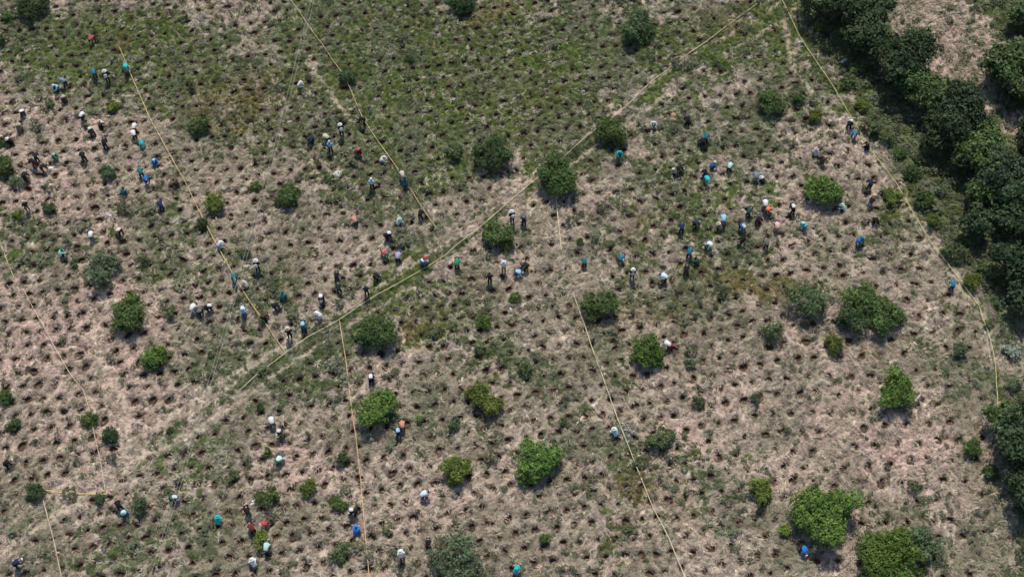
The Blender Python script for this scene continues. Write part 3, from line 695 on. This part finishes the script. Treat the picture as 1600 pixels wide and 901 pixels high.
def body_mesh(pose):
    J = skel(pose); V = []; E = []; Rd = []; lab = []
    def v(p, r, l): V.append(p); Rd.append(r); lab.append(l); return len(V) - 1
    pel = v(J['pel'], .125, 'leg'); wai = v(J['wai'], .12, 'top'); che = v(J['che'], .145, 'top'); nek = v(J['nek'], .058, 'skin'); hea = v(J['hea'], .082, 'skin'); top = v(J['top'], .07, 'skin')
    E += [(pel, wai), (wai, che), (che, nek), (nek, hea), (hea, top)]
    h = Vector(J['hea']); up = (Vector(J['top']) - h).normalized(); fw = (Vector((0, 1, 0)) - up * up.y)
    fw = fw.normalized() if fw.length > .2 else Vector((0, 0, -1)); sd_ = Vector((1, 0, 0))
    nose = v(tuple(h + fw * .095), .014, 'skin'); E.append((hea, nose))
    for s in (-1, 1):
        m = lambda p: (p[0] * s, p[1], p[2])
        ear = v(tuple(h + sd_ * s * .09 - fw * .01), .015, 'skin'); E.append((hea, ear))
        sh = v(m(J['sh']), .062, 'top'); el = v(m(J['el']), .048, 'top'); wr = v(m(J['wr']), .032, 'skin')
        d = (Vector(J['wr']) - Vector(J['el'])).normalized(); d = Vector((d.x * s, d.y, d.z))
        pal = v(tuple(Vector(m(J['wr'])) + d * .07), .033, 'skin'); E += [(che, sh), (sh, el), (el, wr), (wr, pal)]
        side = d.cross(Vector((0, 1, .3))).normalized(); cur = d.cross(side).normalized()
        for k, (o_, L) in enumerate([(-.027, .06), (-.009, .075), (.009, .07), (.027, .055)]):
            b = Vector(V[pal]) + side * o_ + d * .02
            f1 = v(tuple(b + d * L * .6), .010, 'skin'); f2 = v(tuple(b + d * L + cur * L * .45), .008, 'skin'); E += [(pal, f1), (f1, f2)]
        t1 = v(tuple(Vector(m(J['wr'])) + d * .05 + side * .055), .011, 'skin'); t2 = v(tuple(Vector(V[t1]) + d * .03 + side * .012), .009, 'skin'); E += [(wr, t1), (t1, t2)]
        hip = v(m(J['hip']), .092, 'leg'); kn = v(m(J['kn']), .066, 'leg'); an = v(m(J['an']), .045, 'leg'); to = v(m(J['to']), .038, 'shoe'); E += [(pel, hip), (hip, kn), (kn, an), (an, to)]
    me = bpy.data.meshes.new('body'); me.from_pydata(V, E, []); o = bpy.data.objects.new('tmp', me); COL.objects.link(o)
    md = o.modifiers.new('s', 'SKIN'); sk = me.skin_vertices[0].data
    for i, r_ in enumerate(Rd): sk[i].radius = (r_, r_); sk[i].use_root = (i == 0)
    sk[che].radius = (.165, .11); sk[wai].radius = (.135, .10); sk[pel].radius = (.145, .115)
    s2 = o.modifiers.new('b', 'SUBSURF'); s2.levels = 1
    dg = bpy.context.evaluated_depsgraph_get(); dg.update()
    b = bpy.data.meshes.new_from_object(o.evaluated_get(dg)); bpy.data.objects.remove(o)
    # clothing: shells over the parts of the body they cover
    nv = len(b.vertices); co = np.empty(nv * 3, np.float32); b.vertices.foreach_get('co', co); co = co.reshape(-1, 3)
    no = np.empty(nv * 3, np.float32); b.vertices.foreach_get('normal', no); no = no.reshape(-1, 3)
    A = np.array(V)
    bones = [(i, j) for i, j in E]
    best = np.full(nv, 9.0); lb = np.zeros(nv, int); code = {'skin': 0, 'top': 1, 'leg': 2, 'shoe': 3}
    for i, j in bones:
        a, c = A[i], A[j]; ab = c - a; t = np.clip(((co - a) @ ab) / (ab @ ab + 1e-9), 0, 1)
        dd = np.linalg.norm(co - a - t[:, None] * ab, axis=1) - np.minimum(Rd[i], Rd[j]) * .6
        li, lj = code[lab[i]], code[lab[j]]
        if (lab[i], lab[j]) == ('leg', 'top'): l = np.where(t < .35, 2, 1)
        elif (lab[i], lab[j]) == ('top', 'skin'): l = np.where(t < .8, 1, 0)
        else: l = np.where(t < .55, li, lj)
        c_ = dd < best; best = np.where(c_, dd, best); lb = np.where(c_, l, lb)
    faces = [tuple(p.vertices) for p in b.polygons]
    def shell(code_, off, name):
        Fk = [f for f in faces if sum(lb[i] == code_ for i in f) >= 2]; used = sorted({i for f in Fk for i in f}); mp = {i: k for k, i in enumerate(used)}
        m = bpy.data.meshes.new(name); m.from_pydata([tuple(co[i] + no[i] * off) for i in used], [], [tuple(mp[i] for i in f) for f in Fk])
        m.polygons.foreach_set('use_smooth', [True] * len(Fk)); m.materials.append(M_skin); return m
    b.polygons.foreach_set('use_smooth', [True] * len(b.polygons)); b.materials.clear(); b.materials.append(M_skin)
    return dict(body=b, shirt=shell(1, .022, 'shirt'), trousers=shell(2, .018, 'trousers'), shoes=shell(3, .012, 'shoes'), J=J, up=up, fw=fw)
M_skin = mat('skin', (.30,.17,.11), rough=.55)
CL = dict(black=(.012,.012,.014), white=(.66,.66,.63), cream=(.50,.46,.35), navy=(.018,.028,.075), blue=(.03,.115,.34), brightblue=(.02,.20,.62), lightblue=(.30,.50,.66), paleblue=(.52,.64,.72),
          teal=(.02,.13,.16), blueteal=(.02,.17,.27), turquoise=(.03,.42,.42), mint=(.42,.60,.53), green=(.02,.22,.11), darkgreen=(.02,.06,.045), grey=(.11,.12,.13), slate=(.14,.22,.29), red=(.36,.07,.07), orange=(.62,.17,.05),
          salmon=(.50,.26,.20), pink=(.62,.42,.38), lavender=(.36,.30,.50), palelav=(.60,.56,.66), maroon=(.12,.03,.03), brown=(.05,.032,.024), jeans=(.035,.06,.11), khaki=(.20,.16,.10), dark=(.02,.022,.026))
MC = {k: mat('cloth_' + k, v, rough=.85, noise=[(18, .12, 2)], spec=.15) for k, v in CL.items()}
POSES = {p: body_mesh(p) for p in ('stand', 'walk', 'bend', 'deep', 'squat', 'kneel')}
def lathe(prof, n=14):
    V = []; T = []
    for r_, z in prof:
        for k in range(n):
            a = k / n * 2 * math.pi; V.append((r_ * math.cos(a), r_ * math.sin(a), z))
    for i in range(len(prof) - 1):
        for k in range(n):
            j = (k + 1) % n; T.append((i * n + k, i * n + j, (i + 1) * n + j, (i + 1) * n + k))
    return V, T
def headgear(kind):
    if kind == 'hat': v, t = lathe([(.195, -.03), (.19, -.02), (.10, .0), (.098, .05), (.085, .095), (.04, .11), (.001, .112)])
    elif kind == 'cap':
        v, t = lathe([(.104, -.03), (.104, .02), (.09, .065), (.05, .092), (.001, .10)])
        o = len(v); v += [(-.07, .08, -.015), (.07, .08, -.015), (.05, .18, -.03), (-.05, .18, -.03)]; t.append((o, o + 1, o + 2, o + 3))
    else: v, t = lathe([(.090, -.09), (.097, -.03), (.095, .015), (.078, .05), (.045, .07), (.001, .075)])
    m = mesh_np(kind, v, t, [M_skin], smooth=True); return m
HG = {k: headgear(k) for k in ('hat', 'cap', 'hair')}
PACK = None
def pack_mesh():
    import bmesh
    bm = bmesh.new(); bmesh.ops.create_cube(bm, size=1)
    for v in bm.verts: v.co = Vector((v.co.x * .30 * (1 - .12 * (v.co.z > 0)), v.co.y * .16, v.co.z * .40))
    bmesh.ops.bevel(bm, geom=bm.edges[:], offset=.05, segments=2, affect='EDGES')
    m = bpy.data.meshes.new('backpack'); bm.to_mesh(m); bm.free(); m.materials.append(M_skin); return m
PACK = pack_mesh()
def over(o, m):
    o.material_slots[0].link = 'OBJECT'; o.material_slots[0].material = m
PEOPLE = []
def person(px, py, pose, rot, shirt, trs, head, label, pack=None):
    P = POSES[pose]; zc = {'stand': 1.1, 'walk': 1.1, 'bend': .8, 'deep': .7, 'squat': .5, 'kneel': .5}[pose]
    x, y, _ = at(px, py, zc); z = gz(x, y)
    rr = R(rot); J = P['J']; c0 = Vector(((0), (J['pel'][1] + J['hea'][1]) * .5, 0)); c0.rotate(Matrix.Rotation(rr, 3, 'Z'))
    e = empty('person', (x - c0.x, y - c0.y, z - .01), rr); rs = random.Random(int(px * 31 + py)); s = rs.uniform(1.0, 1.12); e.scale = (s * .93, s * .89, s * .89)
    tag(e, label, 'person', 'people planting trees across the field')
    link('body', P['body'], e); o = link('shirt', P['shirt'], e); over(o, MC[shirt]); o = link('trousers', P['trousers'], e); over(o, MC[trs]); o = link('shoes', P['shoes'], e); over(o, MC['dark' if px % 3 else 'khaki'])
    top = Vector(J['top']); up = P['up']; q = up.to_track_quat('Z', 'Y')
    fw = P['fw']; side = fw.cross(up).normalized(); fwd = up.cross(side).normalized()
    M = Matrix((side, fwd, up)).transposed().to_4x4()
    kind, colr = ('hair', 'black') if not head else (('hat', head[4:]) if head.startswith('hat:') else ('cap', head[4:]))
    hg = link(kind, HG[kind], e); over(hg, MC[colr]); M.translation = top - up * .03; hg.matrix_local = M @ Matrix.Scale(1.08 if kind == 'hat' else 1.12 if kind == 'cap' else 1.0, 4)
    if kind != 'hair':
        h2 = link('hair', HG['hair'], e); over(h2, MC['black']); M2 = M.copy(); M2.translation = top - up * .055 - fwd * .02; h2.matrix_local = M2
    if pack:
        bp = link('backpack', PACK, e); over(bp, MC[pack]); ch = Vector(J['che']); ta = (Vector(J['nek']) - Vector(J['wai'])).normalized(); bk = Vector((1, 0, 0)).cross(ta).normalized()
        M = Matrix((Vector((1, 0, 0)), ta.cross(Vector((1, 0, 0))).normalized(), ta)).transposed().to_4x4()
        back = ta.cross(Vector((1, 0, 0))).normalized(); back = back if back.z - back.y > 0 else -back
        if pose in ('stand', 'walk'): back = Vector((0, -1, 0))
        M.translation = ch + back * .21 - ta * .03; bp.matrix_local = M
    PEOPLE.append((px, py))
PP = [
 (141,57,'bend',160,'red','maroon',None,'person in a dull red top bending alone near the top left'),
 (146,112,'bend',20,'blueteal','dark','cap:lightblue','person in dark blue with a pale blue cap, left of the one in black'),
 (165,117,'walk',15,'black','black','hat:white','person in black walking with a white hat and pale bag, upper left','white'),
 (196,103,'bend',200,'turquoise','jeans','cap:turquoise','person in turquoise bending by the top of the upper left rope'),
 (88,136,'squat',150,'lightblue','blue','cap:white','left one of two light blue clad people, far upper left'),
 (98,127,'bend',60,'slate','dark','cap:white','right one of two light blue clad people, greyer top, far upper left'),
 (101,157,'squat',30,'brown','dark','hat:pink','person in brown squatting right of the small dark weed bush'),
 (34,174,'deep',20,'white','dark','hat:white','person with a wide white top and dark trousers near the left edge'),
 (30,201,'squat',0,'khaki','khaki','hat:cream','person mostly hidden under a cream hat near the left edge'),
 (129,179,'bend',330,'white','black','hat:white','person in white and black left of the yellow green bush'),
 (143,206,'deep',40,'black','dark','hat:white','person in black with white hat bending below the pair near the bush','white'),
 (157,196,'squat',300,'dark','black','cap:white','person in dark clothes squatting right of the white hatted bender'),
 (163,222,'bend',10,'black','black','hat:white','person in black with white hat, lowest of the upper left cluster'),
 (210,196,'bend',350,'white','maroon','hat:red','person in white under a red hat beside the upper left rope'),
 (208,208,'bend',30,'white','black','cap:white','person in white and black directly below the red hat'),
 (221,223,'deep',200,'turquoise','teal','cap:turquoise','person in vivid turquoise below the red hat, by the rope'),
 (16,221,'squat',90,'black','black','hat:white','person in black at the far left edge above the bushy shrub'),
 (467,129,'squat',270,'white','white','hat:white','person all in white squatting alone, upper left of centre'),
 (532,199,'walk',20,'black','black','hat:white','person in black carrying a white pack, left of the pale rope','white'),
 (508,211,'bend',60,'cream','dark','hat:cream','person in cream bending between two others, upper left of centre'),
 (485,214,'deep',80,'navy','dark','cap:black','person in navy bending left of the cream one'),
 (515,226,'stand',0,'lightblue','dark','cap:lightblue','person in light blue standing below the cream one'),
 (564,185,'bend',90,'black','black',None,'person in black bending right on the pale yellow rope'),
 (1021,194,'squat',180,'paleblue','navy','cap:white','person in pale blue and navy left of a bare soil heap'),
 (1074,186,'bend',10,'black','black','hat:white','person in black with white hat right of a bare soil heap'),
 (1104,213,'bend',340,'teal','black','cap:mint','person in teal with mint cap, upper one of a close pair'),
 (1097,219,'deep',30,'black','black','cap:lightblue','person in black with light blue cap, lower one of a close pair'),
 (1328,194,'deep',330,'black','black','hat:white','person in black with white hat just above one in blue by the boundary rope','white'),
 (1335,209,'bend',170,'blueteal','navy','cap:lightblue','person in blue bending beside the boundary rope, upper right'),
 (50,253,'bend',60,'black','maroon','cap:white','person in black and maroon with white cap at far left'),
 (56,243,'bend',10,'dark','black',None,'person in black bending just above the white capped one, far left'),
 (68,260,'bend',300,'dark','brown','hat:cream','person in dark grey bending beside a white sack, far left'),
 (86,244,'squat',200,'green','dark','cap:mint','person in green with mint cap right of the far left group'),
 (129,243,'bend',30,'black','black',None,'person all in black alone between the bushes, upper left'),
 (38,272,'bend',330,'dark','black','cap:white','person in dark clothes beside the grey green shrub at left edge'),
 (39,320,'stand',40,'brown','khaki','cap:cream','person in brown standing alone near the left edge'),
 (241,251,'squat',200,'brightblue','blue','cap:paleblue','person in bright blue squatting right of the two navy ones'),
 (219,267,'bend',20,'teal','dark','cap:black','upper person of a close pair, in dark teal'),
 (229,281,'bend',200,'blue','navy','cap:black','lower person of a close pair, in strong blue'),
 (193,301,'squat',350,'teal','darkgreen',None,'person in dark teal squatting alone amid the bare rows'),
 (250,319,'bend',30,'navy','navy','cap:white','person in navy with white cap left of the upper left rope'),
 (275,286,'squat',60,'brown','maroon',None,'person in dark brown squatting against the upper left rope'),
 (142,365,'bend',0,'white','teal','hat:cream','person in white top and teal trousers in the bare rows at left'),
 (185,359,'deep',60,'pink','black','cap:white','person in pink and black right of the white topped one'),
 (95,395,'squat',320,'mint','darkgreen','cap:green','person in mint and dark green near the left edge above the wide grey tree'),
 (559,233,'deep',60,'red','dark','hat:cream','person in red with a cream hat, left of the pale rope'),
 (597,248,'squat',270,'white','slate','cap:white','person in white squatting right of the red one'),
 (628,271,'bend',20,'cream','pink','hat:cream','person in cream at the pale rope, upper one of a pair'),
 (633,284,'bend',0,'teal','blue','cap:white','person in teal and blue at the pale rope, lower one of a pair','dark'),
 (580,283,'stand',0,'paleblue','black','cap:paleblue','person in pale blue standing straight, left of the pair at the pale rope'),
 (553,341,'bend',30,'salmon','darkgreen','cap:salmon','person in salmon top bending alone, left of centre'),
 (623,348,'squat',320,'mint','dark','hat:mint','person in pale mint squatting above the pair in black'),
 (606,368,'deep',300,'black','black','hat:white','person in black with white hat above the one in red and green','white'),
 (601,394,'deep',60,'red','green','cap:red','person in red and green bending left of the lavender one'),
 (622,398,'bend',350,'lavender','dark','hat:palelav','person in lavender near the diagonal rope, left of centre'),
 (343,383,'squat',270,'palelav','lavender','hat:white','person in pale lavender bending over the upper left rope'),
 (401,414,'walk',0,'black','black','hat:white','person in black with white hat beside a pale sack','white'),
 (366,434,'bend',200,'teal','teal','cap:mint','person in teal bending right on the upper left rope'),
 (384,446,'squat',60,'cream','khaki','hat:cream','person in cream yellow squatting beside the one in teal'),
 (526,430,'bend',0,'black','darkgreen','hat:white','person in black with round white hat, above a darker one'),
 (529,448,'bend',10,'dark','black','cap:grey','person in dark clothes directly below the round white hat'),
 (588,430,'deep',320,'black','black','hat:white','person in black with white hat near the diagonal rope'),
 (572,452,'stand',10,'darkgreen','black','cap:grey','person in dark green standing just above the diagonal rope'),
 (658,333,'bend',340,'black','black','cap:white','person in black beside the lower end of the pale rope'),
 (800,336,'walk',20,'black','black','hat:white','left person of a pair above the round tree on the track','white'),
 (818,342,'bend',10,'navy','dark','cap:white','right person of a pair above the round tree, in navy','grey'),
 (662,406,'deep',320,'white','blue','hat:pink','person in white and blue with pinkish hat on the diagonal rope','red'),
 (714,408,'bend',0,'green','black','hat:mint','person in green and black with mint hat right of the diagonal rope'),
 (787,414,'stand',350,'white','khaki','hat:palelav','person in white standing beside one in dark, centre'),
 (765,431,'stand',10,'dark','black',None,'person all in dark standing left of the white one, centre'),
 (810,423,'deep',270,'lightblue','teal','cap:white','person in light blue and teal in the centre huddle'),
 (820,413,'deep',60,'dark','black','hat:cream','person in dark with cream hat in the centre huddle'),
 (913,405,'bend',10,'teal','dark','cap:white','person in dark teal below the small dark weed, right of centre'),
 (967,240,'squat',200,'turquoise','teal','cap:turquoise','person wrapped in turquoise below the green track tree'),
 (1063,263,'deep',300,'black','dark','hat:white','person in black with a broad white hat, right of the track tree'),
 (1055,270,'squat',60,'grey','black','cap:white','person in silver grey beside the broad white hat'),
 (1113,259,'squat',300,'blue','navy','cap:white','person in strong blue, top of a group of three'),
 (1101,269,'bend',10,'black','black','cap:white','person in black, middle of a group of three'),
 (1105,281,'bend',200,'turquoise','slate','cap:mint','person in pale turquoise, lowest of a group of three'),
 (1141,258,'bend',340,'mint','dark','hat:mint','person in pale mint right of the group of three'),
 (1181,273,'bend',10,'slate','slate','hat:white','person in slate blue with white hat, left of one in black'),
 (1192,281,'squat',60,'darkgreen','black','hat:white','person in dark green with white hat, right of the slate one'),
 (1275,238,'squat',0,'palelav','grey','hat:pink','person wrapped in a pale pinkish wrap, upper one of two'),
 (1284,248,'deep',30,'black','maroon',None,'person in black below the pale pinkish wrap'),
 (1195,319,'bend',0,'white','slate','hat:white','person all in white just above the one in orange'),
 (1200,328,'deep',330,'orange','khaki','cap:orange','person in vivid orange in the busy group at right'),
 (1171,330,'bend',330,'darkgreen','black','hat:cream','person in dark with cream hat left of the white and orange pair'),
 (1238,326,'bend',10,'black','black','hat:mint','person in black with mint hat left of the bright tree','white'),
 (1186,343,'deep',320,'black','black','hat:white','person in black with white hat below the orange one'),
 (1214,352,'bend',0,'pink','salmon','hat:white','person in pink with white hat below the orange one'),
 (1256,352,'deep',40,'turquoise','blueteal','cap:mint','person in turquoise with a light patch below the bright tree','mint'),
 (1130,342,'bend',0,'lightblue','slate','cap:lightblue','person in light blue, left part of the busy group'),
 (1124,356,'squat',40,'khaki','dark','hat:cream','person in khaki just below the light blue one'),
 (1065,355,'bend',0,'navy','black','hat:white','person in navy with white hat, leftmost of the busy group'),
 (1088,348,'deep',300,'navy','black','cap:white','person in navy second from the left in the busy group'),
 (1160,354,'deep',220,'blue','navy','hat:cream','person in blue with cream hat in the busy group','white'),
 (1159,374,'deep',120,'black','black','hat:cream','person in black with cream hat lowest in the middle of the group'),
 (1197,379,'bend',10,'grey','dark','cap:grey','person in dark grey below the busy group'),
 (1108,382,'deep',40,'paleblue','white','hat:white','person in pale blue and white with arms spread, below the busy group'),
 (1078,393,'bend',340,'teal','navy','hat:white','person in teal with white hat, upper of a column of two'),
 (1073,419,'bend',350,'black','dark','hat:white','person in black with white hat, lower of a column of two'),
 (1089,408,'squat',40,'darkgreen','darkgreen',None,'person in dark green squatting beside the column of two'),
 (972,401,'bend',330,'blueteal','teal','hat:white','person in blue teal with white hat, alone right of centre'),
 (989,424,'stand',0,'black','black','hat:white','person in black standing below the blue teal one','white'),
 (1037,431,'bend',60,'paleblue','dark','hat:paleblue','person in pale blue left of the column of two'),
 (1355,228,'squat',60,'black','black',None,'person in black against the boundary rope, upper right'),
 (1359,285,'bend',10,'navy','black',None,'person in navy black alone left of the boundary rope'),
 (1363,312,'bend',330,'black','slate','hat:cream','person in black with cream hat left of the boundary rope'),
 (1318,323,'squat',60,'mint','black','hat:mint','person in pale mint squatting right of the bright tree'),
 (1370,342,'deep',270,'black','black',None,'person in black bending below the cream hat at right'),
 (1345,374,'deep',300,'blueteal','blue','cap:lightblue','person in bright blue teal at right, above the spreading tree','blueteal'),
 (1489,442,'bend',0,'blueteal','navy','cap:lightblue','person in blue teal alone inside the corner of the boundary rope'),
 (302,479,'bend',330,'white','white','hat:white','person in white with broad white hat right of the broad green tree'),
 (311,485,'deep',60,'grey','black','hat:white','person in grey and black touching the broad white hat'),
 (326,480,'deep',290,'black','black','hat:white','person in black right of the broad white hatted pair','white'),
 (380,484,'bend',10,'lightblue','blue','cap:white','person in light blue left of the upper left rope end','white'),
 (413,494,'deep',330,'brown','black','hat:cream','person in brown and black right of the rope end'),
 (432,478,'deep',290,'black','black','hat:white','person in black with white hat right of the rope end, upper'),
 (442,464,'squat',0,'teal','teal','cap:teal','person in teal above the black clad one near the rope end'),
 (502,466,'bend',180,'black','black','hat:white','person in black with white hat and pack above the diagonal rope','white'),
 (499,494,'squat',90,'white','white','hat:white','person in white squatting low above the diagonal rope'),
 (474,509,'bend',0,'teal','dark','hat:lightblue','person in teal and light blue just above the diagonal rope','lightblue'),
 (451,519,'stand',10,'black','black','hat:cream','person in black with cream hat near where two ropes meet'),
 (580,591,'bend',0,'black','navy','hat:white','person with a square white pack above the large bright tree','white'),
 (424,656,'bend',20,'white','grey','hat:white','person in white top and grey trousers in the lower left rows'),
 (439,676,'deep',80,'brown','khaki','hat:white','person in brown with two pale patches below the white one','white'),
 (622,674,'bend',10,'navy','jeans','hat:white','person in navy at the lower right of the large bright tree','lightblue'),
 (628,661,'bend',10,'salmon','brown','hat:salmon','person in salmon directly above the navy one by the large bright tree'),
 (1042,535,'bend',60,'white','red','cap:lightblue','person in white and red right of the soft bright tree'),
 (1048,538,'squat',300,'red','maroon',None,'person in red crouching right beside the white and red one'),
 (11,721,'bend',300,'black','black','hat:white','person in black with white hat at the lower left edge'),
 (27,878,'bend',300,'navy','black','hat:white','person in navy with white hat in the bottom left corner'),
 (194,799,'squat',200,'teal','blueteal','hat:mint','person in teal with mint hat left of the blue green shrub'),
 (184,786,'bend',30,'black','black',None,'person in black left above the teal one at lower left'),
 (271,777,'deep',280,'teal','dark','hat:white','person in teal and white under the cables, lower left','white'),
 (436,716,'deep',330,'mint','green','hat:white','person in mint and green right of the small round bush'),
 (386,797,'bend',20,'black','grey','hat:grey','person in black and grey left of the round green bush'),
 (340,812,'squat',0,'turquoise','white','hat:turquoise','person in turquoise and white alone at lower left of centre'),
 (412,817,'deep',300,'red','pink','cap:red','person in red with cream trousers above the olive bush'),
 (392,822,'bend',30,'maroon','black','cap:maroon','person in dark maroon left of the red one'),
 (417,853,'bend',350,'mint','grey','hat:mint','person in mint half hidden by the olive bush'),
 (396,879,'squat',30,'white','dark','hat:white','person in white squatting below the olive bush'),
 (552,798,'deep',80,'black','black','hat:white','person in black and white beside the orange rope','white'),
 (556,828,'squat',350,'brightblue','brightblue','cap:brightblue','person in bright blue squatting left of the orange rope'),
 (627,866,'walk',20,'white','black','hat:white','person in white and black standing right of the orange rope near the bottom'),
 (663,769,'bend',300,'paleblue','blue','hat:white','person in pale blue bending left of the round olive tree'),
 (669,847,'bend',0,'black','dark','hat:white','person in black with white hat left of the biggest grey green tree'),
 (808,888,'bend',330,'turquoise','slate','cap:white','person in turquoise at the bottom edge right of the grey green tree','turquoise'),
 (1257,858,'deep',200,'brightblue','dark','cap:white','person in bright blue below the biggest bright tree'),
 (961,676,'squat',30,'mint','dark','hat:white','person in pale mint squatting left of the lower pale yellow rope'),
]
for a in PP: person(*a)

# ------------------------------------------------------------------ sacks, stones and heaps
def lump(name, px, py, rx, ry, hh, m, label, cat, seed, tie=False):
    rs = np.random.RandomState(seed); x, y, _ = at(px, py, hh * .5); V = []; T = []; n = 12
    prof = [(1.0, -.1), (1.04, .2), (.92, .55), (.6, .88), (.25, 1.0), (.01, 1.02)]
    ph = rs.uniform(0, 6, 3)
    for r_, z in prof:
        for k in range(n):
            a = k / n * 6.2832; q = 1 + .14 * math.sin(2 * a + ph[0]) + .10 * math.sin(3 * a + ph[1]) + rs.uniform(-.05, .05)
            V.append((rx * r_ * q * math.cos(a), ry * r_ * q * math.sin(a), hh * z * (1 + rs.uniform(-.06, .06))))
    for i in range(len(prof) - 1):
        for k in range(n):
            j = (k + 1) % n; T.append((i * n + k, i * n + j, (i + 1) * n + j, (i + 1) * n + k))
    if tie:      # gathered neck of the sack
        nv, nt = lathe([(.05, -.02), (.035, .03), (.08, .10), (.07, .11), (.01, .04)], 8)
        o_ = len(V); V += [(p[0] + rx * .55, p[1], p[2] + hh * .85) for p in nv]; T += [tuple(i + o_ for i in f) for f in nt]
    o = link(name, mesh_np(name, V, T, [m], smooth=True)); o.location = (x, y, gz(x, y) - .02); o.rotation_euler = (0, 0, rs.uniform(0, 6.28))
    tag(o, label, cat)
M_stone = mat('pale_stone', (.45,.43,.40), rough=.9, noise=[(6, .25, 4)], bump=(10, .5, .03))
lump('sack', 79,263,.20,.28,.28, MC['white'], 'white sack beside the person in dark grey at far left', 'sack', 1, True)
lump('sack', 386,417,.30,.20,.24, MC['cream'], 'cream sack lying left of a person in black with white hat', 'sack', 2, True)
lump('sack', 396,784,.16,.34,.26, MC['white'], 'white sack against the left side of the round green bush', 'sack', 3, True)
lump('sack', 172,338,.20,.15,.20, MC['white'], 'small white sack with a dark side alone in bare rows at left', 'sack', 4, True)
lump('sack', 798,484,.12,.14,.14, MC['white'], 'tiny white scrap bag below the small upright bush at the centre', 'sack', 5, True)
lump('sack', 1100,388,.22,.12,.16, MC['cream'], 'pale sack lying left of the person with arms spread', 'sack', 6, True)
lump('sack', 1190,272,.14,.14,.18, MC['mint'], 'small mint sack between the slate and the dark green person', 'sack', 7, True)
lump('stone', 529,28,.14,.12,.14, M_stone, 'tiny pale stone in the green patch near the top edge', 'stone', 8)
lump('stone', 1320,94,.22,.42,.30, M_stone, 'long white stone among the scrub beside the wood', 'stone', 9)
lump('stone', 526,270,.42,.30,.26, M_stone, 'pale grey stone beside the small grey shrub left of centre', 'stone', 10)
tree(982, 668, 15, 'twig', 'pale leafless looking bush touching the lower pale yellow rope', hf=.5)
lump('stone', 1262,12,.2,.25,.2, M_stone, 'small pale stone at the top of the boundary rope', 'stone', 12)
lump('soil_heap', 1052,184,.55,.28,.16, M_heap, 'pinkish heap of bare soil beside a hole, upper right', 'soil heap', 13)
lump('soil_heap', 601,384,.42,.25,.14, M_heap, 'pinkish heap of bare soil above the person in red and green', 'soil heap', 14)
